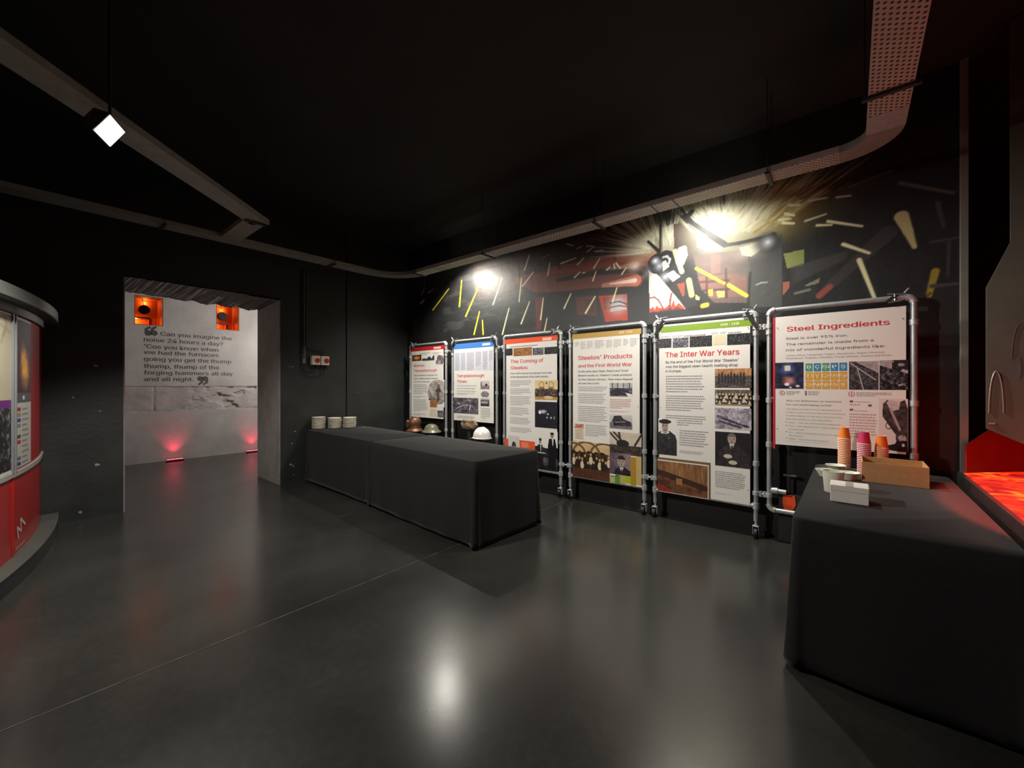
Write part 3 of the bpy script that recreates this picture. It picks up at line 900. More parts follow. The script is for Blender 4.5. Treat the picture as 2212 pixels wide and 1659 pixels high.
# ------------------------------------------------------------------ mural painted on the back wall
def build_mural():
    x0, x1, z0, z1 = 0.02, 6.98, 1.75, 3.5
    res = 0.0065
    nx = int((x1-x0)/res); nz_ = int((z1-z0)/res)
    X, Z = np.meshgrid(np.linspace(x0, x1, nx+1), np.linspace(z0, z1, nz_+1))
    n = vnoise(X*1.7+3, Z*1.7, 1); n2 = vnoise(X*7, Z*7, 2); n3 = vnoise(X*3, Z*14, 6)
    c = np.zeros(X.shape+(3,)); c[:] = (30, 30, 31)
    c += (n2[..., None]-.5)*12
    def over(mask, col, k=1.0, soft=None):
        w = (mask.astype(float) if mask.dtype == bool else np.clip(mask, 0, 1))*k
        c[:] = c*(1-w[..., None])+np.array(col, float)*w[..., None]
    def P_(pts): return inpoly(X, Z, pts)
    def soft(pts, col, k=1.0, grow=.05):
        cx = np.mean([p[0] for p in pts]); cz = np.mean([p[1] for p in pts])
        for s_ in (1.0, .93, .86, .78):
            over(P_([(cx+(p[0]-cx)*s_, cz+(p[1]-cz)*s_) for p in pts]), col, k*.45)
    def line(pts, w0, col, k=1.0, w1=None):
        w1 = w0 if w1 is None else w1
        L_ = len(pts)-1
        for i in range(L_):
            d, hh = sdseg(X, Z, pts[i], pts[i+1])
            ww = (w0+(w1-w0)*(i+hh)/L_)*(.78 if w0 < .05 else 1.0)
            over(np.clip((ww*.5-d)/(.012)+.5, 0, 1), col, k)
    def glow(cx, cz, rx, rz, col, k=1.0):
        over(np.clip(1-np.hypot((X-cx)/rx, (Z-cz)/rz), 0, 1)**1.3, col, k)
    # brown-red brick field, upper left
    soft([(1.705, 3.345), (2.714, 3.29), (2.815, 2.685), (1.768, 2.77)], (74, 50, 46), .9)
    over(P_([(2.503, 3.388), (4.343, 3.335), (4.545, 2.962), (4.343, 2.849), (2.645, 3.033)])*(.45+.5*n), (70, 40, 32), .9)
    bk = P_([(1.005, 3.189), (1.726, 3.341), (3.553, 3.12), (3.553, 2.583), (1.005, 2.806)]) & ((np.mod(Z, .14) < .014) | (np.mod(X+.2*np.floor(Z/.14), .42) < .016))
    over(bk, (24, 18, 18), .7)
    over((n3 > .62) & P_([(1.005, 3.189), (2.98, 3.21), (2.98, 2.167), (1.005, 2.327)]), (92, 88, 84), .25)
    soft([(2.931, 2.669), (3.091, 2.647), (3.044, 2.162), (2.963, 2.168)], (110, 48, 40), .9)
    # long hot pipes sweeping to the right and turning up into one elbow
    over(P_([(2.598, 2.898), (2.598, 3.006), (3.574, 2.964), (4.088, 3.009), (4.665, 2.946), (4.65, 2.85), (4.525, 2.75), (4.453, 2.574), (4.346, 2.559), (3.574, 2.656), (2.964, 2.717)])*(.65+.5*n), (112, 50, 38), .95)
    line([(3.192, 2.979), (3.83, 2.942), (4.228, 2.957), (4.634, 2.922)], .10, (128, 58, 42), .8, .16)
    line([(3.302, 2.832), (3.942, 2.829), (4.412, 2.786), (4.477, 2.75)], .05, (26, 16, 16), .95, .11)
    line([(3.302, 2.642), (3.83, 2.61), (4.262, 2.555), (4.396, 2.512)], .06, (24, 16, 16), .95, .12)
    line([(4.016, 2.849), (4.245, 2.84), (4.396, 2.833)], .03, (150, 104, 84), .8, .10)
    glow(4.383, 2.823, .16, .12, (224, 200, 186), 1.0)
    line([(3.979, 2.66), (4.193, 2.655), (4.396, 2.654)], .05, (190, 120, 96), .8, .13)
    line([(4.07, 2.663), (4.245, 2.658), (4.383, 2.656)], .02, (230, 204, 194), .9, .07)
    for xx, y0_, y1_ in ((310, 790, 900), (460, 770, 850), (725, 760, 830), (820, 780, 810), (20, 870, 1100), (165, 850, 960)):
        pass
    line([(3.323, 3.182), (3.336, 2.98)], .03, (24, 16, 16), .8); line([(4.132, 3.058), (4.132, 2.951)], .03, (24, 16, 16), .8); line([(3.635, 3.101), (3.639, 3.013)], .02, (24, 16, 16), .8); line([(2.649, 3.164), (2.659, 2.986)], .03, (24, 16, 16), .8)
    # furnace doors
    over(P_([(3.594, 2.565), (3.877, 2.544), (3.886, 2.297), (3.615, 2.344)]), (96, 44, 28), .85)
    over(P_([(3.714, 2.523), (3.858, 2.513), (3.858, 2.334), (3.724, 2.349)]), (58, 28, 22), .8)
    over(P_([(3.905, 2.548), (4.299, 2.518), (4.306, 2.204), (4.007, 2.209)]), (176, 50, 28), .95)
    over(P_([(3.979, 2.513), (4.262, 2.494), (4.262, 2.346), (3.988, 2.361)]), (112, 36, 24), .8)
    glow(4.167, 2.406, .20, .19, (196, 190, 198), 1.3)
    over(P_([(4.088, 2.408), (4.228, 2.431), (4.287, 2.335), (4.07, 2.327)]), (188, 182, 188), .9)
    line([(4.07, 2.435), (4.193, 2.435), (4.287, 2.391)], .018, (70, 40, 40)); line([(4.07, 2.377), (4.193, 2.386), (4.287, 2.359)], .016, (96, 60, 60))
    line([(3.896, 2.567), (4.313, 2.535)], .05, (28, 18, 18)); line([(4.299, 2.526), (4.309, 2.18)], .03, (30, 20, 20)); line([(3.905, 2.54), (3.998, 2.21)], .03, (60, 28, 22))
    # black column and white furnace glow with flames
    over(P_([(4.313, 2.548), (4.461, 2.589), (4.549, 2.776), (4.553, 2.203), (4.313, 2.228)]), (26, 26, 28))
    over(P_([(4.546, 2.769), (4.665, 2.656), (4.951, 2.264), (4.937, 2.214), (4.56, 2.251)]), (200, 196, 184))
    fl = [(4.557, 2.249), (4.557, 2.303), (4.603, 2.32), (4.619, 2.288), (4.637, 2.335), (4.665, 2.298), (4.74, 2.296), (4.778, 2.329), (4.792, 2.29), (4.822, 2.376), (4.841, 2.299), (4.88, 2.331), (4.951, 2.256), (4.944, 2.206)]
    over(P_(fl), (206, 72, 44))
    over(P_([(4.557, 2.246), (4.588, 2.273), (4.65, 2.263), (4.68, 2.273), (4.755, 2.272), (4.785, 2.295), (4.814, 2.265), (4.858, 2.29), (4.958, 2.248), (4.944, 2.199)]), (82, 52, 62))
    line([(4.56, 2.426), (4.611, 2.43), (4.657, 2.39), (4.707, 2.3)], .016, (112, 40, 50)); line([(4.803, 2.446), (4.788, 2.373), (4.785, 2.298)], .022, (112, 40, 50))
    over(P_([(4.541, 2.258), (4.972, 2.254), (5.027, 2.153), (4.541, 2.157)]), (40, 40, 44))
    # spark fans
    rs = np.random.RandomState(3)
    def fan(cx, cz, r0, r1, a0, a1, cnt, cols, wd, spread=0.0, back=.2):
        for i in range(cnt):
            a = math.radians(a0+(a1-a0)*rs.rand()); r = r0+(r1-r0)*rs.rand()
            ox = spread*(rs.rand()-.5)
            s0_ = r*(back+.3*rs.rand())
            p0 = (cx+ox+s0_*math.cos(a), cz+s0_*math.sin(a)); p1 = (cx+ox+r*math.cos(a), cz+r*math.sin(a))
            line([p0, p1], wd, cols[rs.randint(len(cols))], .35+.55*rs.rand(), wd*.25)
    f1 = (4.657, 2.94); f2 = (5.323, 2.898)
    for (gx, gz, rx, rz, k_) in ((4.493, 3.099, 0.42, 0.34, 0.75), (4.564, 3.013, 0.3, 0.22, 0.9), (4.363, 3.049, 0.34, 0.16, 0.7), (4.572, 3.158, 0.2, 0.26, 0.5)):
        glow(gx, gz, rx, rz, (176, 170, 146), k_)
    over(P_([(4.588, 3.232), (4.668, 3.235), (4.677, 2.936), (4.603, 2.997)]), (122, 122, 92), .55)
    fan(f1[0], f1[1], .35, .95, 100, 176, 80, ((196, 190, 164), (172, 164, 132), (206, 202, 184)), .02, .1)
    over(P_([(4.703, 3.188), (4.829, 3.209), (4.829, 2.949), (4.8, 2.865), (4.71, 2.929)]), (172, 168, 150), .8)
    fan(4.755, 2.919, .25, .6, 62, 108, 26, ((196, 192, 172), (150, 146, 126)), .02, .12)
    over(P_([(4.822, 3.204), (5.041, 3.163), (5.054, 2.77), (4.836, 2.783)]), (46, 33, 35), .95)
    line([(4.68, 3.224), (4.677, 2.951)], .03, (36, 34, 30))
    # bowl of sparks: a dark V with a bright fan above it
    glow(5.762, 3.148, .80, .42, (136, 112, 44), .9)
    glow(5.674, 3.002, .60, .40, (150, 126, 52), .8)
    for (gx, gz, rx, rz, k_) in ((5.266, 3.05, 0.62, 0.42, 0.8), (5.367, 2.998, 0.6, 0.36, 0.8), (5.464, 2.947, 0.55, 0.26, 0.6)):
        glow(gx, gz, rx, rz, (176, 172, 148), k_)
    fan(f2[0], f2[1], .4, 1.10, 24, 132, 150, ((196, 192, 168), (176, 170, 140), (206, 202, 188), (186, 180, 156)), .026, .35, .12)
    fan(5.536, 2.877, .5, 1.05, 24, 58, 34, ((186, 178, 140), (150, 126, 56), (196, 190, 160)), .026, .3, .2)
    # buildings and crane to the right
    over(P_([(5.027, 2.819), (5.536, 2.77), (5.547, 2.246), (5.135, 2.299)]), (98, 80, 76), .9)
    over(P_([(5.068, 2.581), (5.524, 2.544), (5.524, 2.316), (5.162, 2.338)])*(.35+.6*n), (150, 92, 76), .7)
    over(P_([(5.201, 2.784), (5.291, 2.78), (5.291, 2.585), (5.201, 2.586)])*(.3+.7*n2), (140, 96, 88), .6)
    for a__, b__ in ((((5.068, 2.523)), ((5.367, 2.496))), (((5.162, 2.565)), ((5.162, 2.338))), (((5.342, 2.617)), ((5.348, 2.327))), (((5.135, 2.427)), ((5.367, 2.407)))):
        line([a__, b__], .03, (62, 40, 42), .8)
    over(P_([(5.175, 2.428), (5.221, 2.428), (5.221, 2.358), (5.182, 2.364)]), (206, 180, 66)); over(P_([(5.253, 2.403), (5.329, 2.398), (5.329, 2.329), (5.266, 2.335)]), (176, 156, 90))
    over(P_([(5.054, 3.059), (5.088, 3.094), (5.188, 2.984), (5.323, 2.849), (5.291, 2.807), (5.149, 2.844), (5.068, 2.897)]), (200, 194, 166), .95)
    over(P_([(5.464, 2.805), (5.64, 2.827), (5.651, 2.732), (5.582, 2.687), (5.488, 2.726)]), (192, 186, 162), .9)
    line([(4.944, 3.254), (5.013, 3.156), (5.188, 2.999), (5.329, 2.866)], .06, (24, 24, 26)); line([(5.329, 2.858), (5.464, 2.85), (5.746, 2.861)], .045, (26, 26, 28))
    line([(4.974, 3.165), (5.162, 2.99)], .015, (150, 148, 140)); line([(5.013, 3.286), (4.958, 3.228)], .05, (30, 30, 30))
    over(P_([(5.536, 2.676), (5.816, 2.851), (5.822, 2.173), (5.536, 2.208)]), (66, 67, 66), .92)
    over(P_([(5.464, 2.649), (5.559, 2.645), (5.559, 2.511), (5.464, 2.514)]), (84, 82, 80), .6)
    line([(5.611, 2.413), (5.651, 2.427), (5.698, 2.423)], .016, (150, 150, 148)); line([(5.541, 2.22), (5.559, 2.538)], .03, (34, 32, 32)); line([(5.751, 2.866), (5.751, 2.776)], .05, (34, 34, 36))
    glow(5.702, 2.797, .15, .13, (34, 34, 38), 2.0); glow(5.705, 2.806, .09, .09, (200, 202, 206), 1.1)
    glow(5.536, 2.756, .22, .13, (200, 198, 184), .6)
    # two big diagonal lance arms with a cluster of lamps
    over(P_([(4.65, 2.896), (4.726, 2.926), (4.814, 2.862), (4.908, 2.689), (5.068, 2.293), (4.951, 2.256), (4.74, 2.575), (4.572, 2.772)]), (42, 42, 45))
    over(P_([(4.872, 2.717), (4.937, 2.661), (5.234, 2.286), (5.162, 2.264), (4.929, 2.567)]), (38, 38, 41))
    over(P_([(4.858, 2.542), (4.937, 2.544), (4.944, 2.411), (4.922, 2.385)]), (138, 66, 48), .9)
    line([(4.541, 3.073), (4.665, 2.931)], .035, (22, 22, 24), 1, .05)
    for (lx, lz, r_) in ((4.65, 2.801, 0.115), (4.74, 2.829, 0.1)):
        over(np.hypot((X-lx)/r_, (Z-lz)/r_) < 1, (34, 34, 38))
    glow(4.622, 2.837, .07, .06, (210, 212, 218), 1.2); glow(4.668, 2.77, .09, .09, (176, 180, 190), 1.0)
    line([(4.71, 2.86), (4.752, 2.863), (4.785, 2.823), (4.773, 2.78)], .03, (186, 190, 196), .9)
    glow(4.733, 2.637, .10, .09, (176, 178, 184), 1.0); glow(4.528, 2.718, .09, .12, (120, 122, 128), .8)
    over(P_([(4.698, 2.807), (4.737, 2.82), (4.782, 2.746), (4.71, 2.704)]), (196, 194, 174))
    over(P_([(4.74, 2.666), (4.822, 2.694), (4.894, 2.613), (4.817, 2.569)]), (200, 198, 178))
    line([(4.838, 2.902), (4.872, 2.784), (4.912, 2.663)], .05, (200, 198, 150)); line([(4.894, 2.905), (4.932, 2.909), (4.941, 2.837), (4.908, 2.755)], .06, (186, 184, 176))
    line([(4.887, 2.862), (4.894, 2.772)], .08, (176, 174, 166))
    line([(4.983, 2.559), (5.013, 2.398)], .055, (206, 202, 120))
    line([(5.057, 2.672), (5.253, 2.527)], .035, (214, 200, 50)); line([(5.268, 2.512), (5.329, 2.473)], .03, (214, 200, 50)); line([(5.367, 2.448), (5.526, 2.319)], .045, (216, 206, 60))
    line([(5.122, 2.269), (5.162, 2.274)], .05, (176, 170, 60)); over(P_([(5.054, 2.396), (5.095, 2.361), (5.088, 2.333), (5.052, 2.345)]), (176, 174, 120))
    # panels of light to the right
    over(P_([(5.832, 2.671), (5.985, 2.677), (5.991, 2.531), (5.859, 2.526)])*(.75+.4*n), (128, 138, 76))
    over(P_([(5.822, 2.403), (5.875, 2.407), (5.875, 2.344), (5.829, 2.28)]), (150, 84, 66))
    over(P_([(5.995, 2.349), (6.103, 2.399), (6.094, 2.352), (6.005, 2.338)]), (140, 136, 116), .8)
    line([(5.922, 2.286), (6.027, 2.304)], .03, (130, 126, 114), .8)
    line([(6.1, 2.243), (6.55, 2.693)], .06, (56, 52, 54), .9, .12); line([(6.1, 2.239), (6.171, 2.308)], .05, (150, 66, 56), .9)
    soft([(5.876, 2.536), (6.308, 2.612), (6.294, 2.528), (5.892, 2.365)], (60, 60, 62), .7)
    # flying sparks
    YEL = (232, 214, 30); CRE = (226, 222, 176); PAL = (206, 204, 190)
    for a, b_, wd, col in (
        ((0.732, 2.736), (1.143, 3.041), .035, YEL), ((1.405, 2.719), (1.458, 3.129), .042, YEL), ((1.555, 2.543), (1.835, 2.961), .042, YEL), ((1.785, 2.945), (1.839, 3.002), .03, YEL),
        ((1.743, 2.238), (1.859, 2.575), .04, YEL), ((1.941, 2.222), (1.925, 2.434), .04, YEL),
        ((2.15, 2.657), (2.332, 3.023), .032, CRE), ((2.655, 2.637), (2.697, 2.962), .03, CRE), ((2.714, 2.844), (2.911, 3.013), .026, PAL), ((2.751, 3.068), (2.842, 3.269), .024, PAL),
        ((3.154, 2.927), (3.188, 3.084), .026, PAL), ((3.362, 3.044), (3.587, 3.074), .024, PAL), ((2.336, 2.191), (2.464, 2.559), .036, CRE), ((2.693, 2.314), (2.842, 2.607), .036, CRE),
        ((3.034, 2.339), (3.079, 2.623), .034, CRE), ((3.094, 2.157), (3.141, 2.343), .03, CRE), ((3.415, 2.446), (3.519, 2.625), .032, CRE), ((3.735, 2.349), (3.868, 2.538), .036, CRE),
        ((4.103, 2.444), (4.159, 2.604), .03, CRE), ((3.836, 2.74), (3.881, 2.847), .026, CRE), ((3.57, 2.824), (3.653, 2.88), .026, CRE), ((3.615, 2.982), (3.708, 3.05), .024, PAL),
        ((3.849, 2.895), (3.935, 3.001), .026, CRE), ((4.029, 2.842), (4.071, 2.873), .026, CRE), ((4.13, 2.844), (4.118, 2.896), .026, CRE), ((4.149, 2.9), (4.205, 2.828), .026, CRE),
        ((4.222, 2.758), (4.276, 2.822), .024, CRE), ((3.462, 3.279), (3.559, 3.238), .022, PAL), ((3.609, 3.191), (3.681, 3.205), .02, PAL), ((3.759, 3.121), (3.857, 3.166), .022, PAL),
        ((3.746, 3.195), (3.831, 3.177), .02, PAL), ((3.873, 3.097), (3.981, 3.091), .022, PAL), ((3.069, 3.172), (3.169, 3.203), .018, (120, 116, 108)), ((3.692, 2.862), (3.73, 2.862), .02, CRE),
        ((5.878, 3.113), (5.952, 3.092), .026, CRE), ((5.844, 3.043), (5.909, 3.011), .03, CRE), ((5.799, 2.993), (5.888, 2.982), .026, CRE), ((5.829, 2.962), (5.909, 2.935), .03, CRE),
        ((6.265, 2.663), (6.434, 2.552), .04, CRE), ((6.16, 2.889), (6.389, 2.789), .034, CRE), ((5.998, 2.934), (6.146, 2.957), .026, PAL), ((6.083, 2.873), (6.185, 2.851), .03, CRE),
        ((6.37, 2.507), (6.471, 2.158), .045, CRE), ((6.024, 3.109), (6.151, 3.1), .024, PAL), ((6.221, 3.084), (6.313, 3.071), .022, PAL),
        ((5.96, 3.146), (6.16, 3.206), .03, (96, 92, 84)), ((6.24, 3.152), (6.314, 3.182), .03, (90, 88, 86)), ((6.301, 3.151), (6.574, 3.198), .03, (90, 88, 86)),
        ((5.876, 3.111), (5.956, 3.092), .028, CRE), ((5.853, 3.035), (5.913, 3.006), .03, CRE), ((5.826, 2.959), (5.91, 2.932), .03, CRE), ((5.798, 2.995), (5.87, 2.989), .026, CRE),
        ((6.823, 2.33), (6.787, 2.144), .05, (150, 132, 50)), ((6.622, 3.081), (6.918, 2.914), .04, (84, 82, 76)), ((6.835, 2.86), (6.868, 2.665), .04, (60, 60, 62)),
        ((6.805, 2.562), (6.944, 2.566), .03, (60, 60, 62)), ((6.897, 2.549), (6.889, 2.288), .03, (56, 56, 58)), ((6.805, 2.216), (6.939, 2.215), .04, (66, 66, 66)),
        ((0.498, 3.311), (0.509, 3.149), .02, (150, 150, 148)), ((0.413, 3.042), (0.498, 3.144), .035, (170, 170, 168)), ((0.603, 3.055), (0.747, 3.094), .03, (190, 190, 188)), ((0.402, 2.896), (0.488, 2.932), .05, (200, 200, 198)),
        ((0.143, 2.597), (0.304, 2.582), .02, (120, 120, 120)), ((0.227, 2.579), (0.227, 2.37), .014, (120, 120, 120))):
        line([a, b_], wd, col, 1.0, wd*.7)
    line([(6.631, 2.808), (6.669, 2.681), (6.707, 2.544)], .09, (190, 184, 130), 1.0, .03)
    col = nlin(c)
    pr = Print(lambda s, t_, l: (s, -0.0015, t_))
    me = bpy.data.meshes.new('mural')
    vv = np.stack([X.ravel(), np.full(X.size, -0.002), Z.ravel()], 1)
    W_ = nx+1
    jj, ii = np.meshgrid(np.arange(nz_), np.arange(nx), indexing='ij')
    q = (jj*W_+ii).ravel()
    fs = np.stack([q, q+1, q+W_+1, q+W_], 1)
    me.from_pydata(vv.tolist(), [], fs.tolist())
    at = me.color_attributes.new('Ink', 'FLOAT_COLOR', 'POINT')
    arr = np.ones((X.size, 4), np.float32); arr[:, :3] = col.reshape(-1, 3)
    at.data.foreach_set('color', arr.ravel())
    me.materials.append(M['mural'])
    o = bpy.data.objects.new('mural', me); COL.objects.link(o)
    tag(o, 'mural of a steelworks with flying sparks painted on the black wall above the display boards', 'mural')
build_mural()

# ------------------------------------------------------------------ cable trays under the ceiling
TZ = 3.15
def tray_seg(mb, a, b, wd=0.19, lip=0.05, mi=0):
    a = Vector(a+(0,)); b = Vector(b+(0,)); d = (b-a).normalized(); n = Vector((-d.y, d.x, 0))
    for s0_, s1_, z0_, z1_ in ((-wd/2, wd/2, TZ, TZ+.003), (-wd/2-.003, -wd/2, TZ, TZ+lip), (wd/2, wd/2+.003, TZ, TZ+lip)):
        p = []
        for z in (z0_, z1_):
            for q, s_ in ((a, s0_), (b, s0_), (b, s1_), (a, s1_)):
                v = q+n*s_; p.append((v.x, v.y, z))
        mb.add(p, [(0,1,2,3),(7,6,5,4),(0,4,5,1),(1,5,6,2),(2,6,7,3),(3,7,4,0)], mi)
def bend(mb, c, r0, r1, a0, a1, mi=0, n=10):
    for k in range(n):
        A0 = math.radians(a0+(a1-a0)*k/n); A1 = math.radians(a0+(a1-a0)*(k+1)/n)
        p = []
        for z in (TZ, TZ+.003):
            for r, A in ((r0, A0), (r1, A0), (r1, A1), (r0, A1)):
                p.append((c[0]+r*math.cos(A), c[1]+r*math.sin(A), z))
        mb.add(p, [(0,1,2,3),(7,6,5,4),(0,4,5,1),(1,5,6,2),(2,6,7,3),(3,7,4,0)], mi)
        for r in (r0, r1):
            p = []
            for rr in (r-.0015, r+.0015):
                for z, A in ((TZ, A0), (TZ, A1), (TZ+.05, A1), (TZ+.05, A0)):
                    p.append((c[0]+rr*math.cos(A), c[1]+rr*math.sin(A), z))
            mb.add(p, [(0,1,2,3),(7,6,5,4),(0,4,5,1),(1,5,6,2),(2,6,7,3),(3,7,4,0)], mi)

def rods(root, og, spots, top=ZC):
    for (x, y, dx, dy) in spots:
        m = MB()
        for s_ in (-1, 1):
            m.tube([(x+dx*s_, y+dy*s_, TZ-.02), (x+dx*s_, y+dy*s_, top)], .004, 6)
        m.bar((x-dx*1.12, y-dy*1.12, TZ-.010), (x+dx*1.12, y+dy*1.12, TZ-.010), .03, .018)
        m.build('hanger', M['steel_dark'], root, og)

def splice(root, og, a, b):
    MB().box(a, b).build('splice_plate', M['fitting'], root, og)

TY = -0.625
og = (3.5, TY, TZ)
root = empty('cable_tray', og, 'long perforated galvanised cable tray running above the mural', 'cable tray')
m = MB(); tray_seg(m, (1.15, TY), (6.25, TY))
m.build('tray_channel', M['tray_x'], root, og)
m = MB(); bend(m, (1.15, -1.16), .44, .63, 90, 180)
m.build('tray_bend', M['tray'], root, og)
m = MB(); bend(m, (6.25, -.87), .15, .34, 90, 0); m.build('tray_bend', M['tray'], root, og)
rods(root, og, [(1.18, TY, 0, .115), (2.63, TY, 0, .115), (4.25, TY, 0, .115), (5.8, TY, 0, .115)])
for x in (1.17, 2.64, 4.27):
    splice(root, og, (x-.07, TY-.1, TZ-.004), (x+.07, TY+.1, TZ-.0005))
for x in (1.62, 1.72, 4.85, 5.05):
    MB().box((x-.006, TY-.1, TZ-.002), (x+.006, TY+.1, TZ-.0003)).build('joint_strip', M['rubber'], root, og)

og = (6.495, -3.0, TZ)
root = empty('cable_tray', og, 'perforated cable tray overhead at upper right, turning away from the mural wall', 'cable tray')
m = MB(); tray_seg(m, (6.495, -0.87), (6.495, -7.5))
m.build('tray_channel', M['tray_y'], root, og)
rods(root, og, [(6.495, -1.35, .115, 0), (6.495, -3.6, .115, 0)])
splice(root, og, (6.40, -1.1, TZ-.003), (6.59, -.87, TZ-.0005))

og = (0.615, -3.0, TZ)
root = empty('cable_tray', og, 'grey cable tray along the left wall above the doorway', 'cable tray')
m = MB(); tray_seg(m, (0.615, -1.16), (0.615, -7.5))
m.build('tray_channel', M['tray'], root, og)
rods(root, og, [(0.615, -1.75, .115, 0), (0.615, -3.6, .115, 0)])

og = (1.6, -3.0, TZ)
root = empty('cable_tray', og, 'cable tray branch with a sharp corner, beside the bright floodlight', 'cable tray')
m = MB(); tray_seg(m, (0.715, -3.0), (1.50, -3.0)); tray_seg(m, (1.47, -2.94), (3.6, -5.32))
m.build('tray_channel', M['tray'], root, og)
rods(root, og, [(1.52, -3.0, .0, .09)])

# floodlight hung beside the diagonal tray
fx, fy, fz = FLOOD
root = empty('floodlight', FLOOD, 'bright white floodlight hanging under the cable tray at upper left', 'floodlight')
d = (Vector((4.2, -1.6, 1.0))-Vector(FLOOD)).normalized()
q = d.to_track_quat('Z', 'Y').to_matrix()
def lm(pts): return [tuple(Vector(FLOOD)+q @ Vector(p)) for p in pts]
m = MB()
a_ = [(-.10, -.075, 0), (.10, -.075, 0), (.10, .075, 0), (-.10, .075, 0)]
b_ = [(-.07, -.05, -.09), (.07, -.05, -.09), (.07, .05, -.09), (-.07, .05, -.09)]
m.add(lm(a_+b_), [(0,1,2,3),(7,6,5,4),(0,4,5,1),(1,5,6,2),(2,6,7,3),(3,7,4,0)])
m.build('housing', M['steel_dark'], root, FLOOD, bevel=.006)
MB().add(lm([(-.09, -.065, .002), (.09, -.065, .002), (.09, .065, .002), (-.09, .065, .002), (-.08, -.055, .008), (.08, -.055, .008), (.08, .055, .008), (-.08, .055, .008)]),
         [(0,1,2,3),(7,6,5,4),(0,4,5,1),(1,5,6,2),(2,6,7,3),(3,7,4,0)]).build('lens', M['lampglass'], root, FLOOD)
MB().tube([(fx, fy, fz+.02), (fx, fy, ZC)], .008, 8).build('bracket', M['steel_dark'], root, FLOOD)

# small spotlights clipped on the wall side of the long tray
for x, lb in ((1.59, 'small black spotlight on the cable tray above the left display boards'), (5.1, 'small black spotlight on the cable tray above the green topped board')):
    og = (x, -0.52, TZ+.06)
    root = empty('tray_spotlight', og, lb, 'spotlight', 'spotlights on the cable tray')
    MB().tube([(x, -.57, TZ+.075), (x, -.525, TZ+.055)], .03, 14).build('lamp_head', M['rubber'], root, og)
    MB().box((x-.012, -.62, TZ+.004), (x+.012, -.55, TZ+.06)).build('clip', M['steel_dark'], root, og)

# ------------------------------------------------------------------ display boards in pipe frames
U0 = [0.271, 1.386, 2.49, 3.59, 4.67, 5.735]
PZ = [(0.875, 2.075), (0.875, 2.065), (0.335, 2.07), (0.335, 2.06), (0.3, 2.085), (0.9, 2.06)]
FY = -0.13; FTOP = 2.13; FWID = 0.958; R_ = 0.0215
def qarc(c, r, a0, a1, n=6):
    return [(c[0]+r*math.cos(math.radians(a0+(a1-a0)*i/n)), FY, c[1]+r*math.sin(math.radians(a0+(a1-a0)*i/n))) for i in range(n+1)]

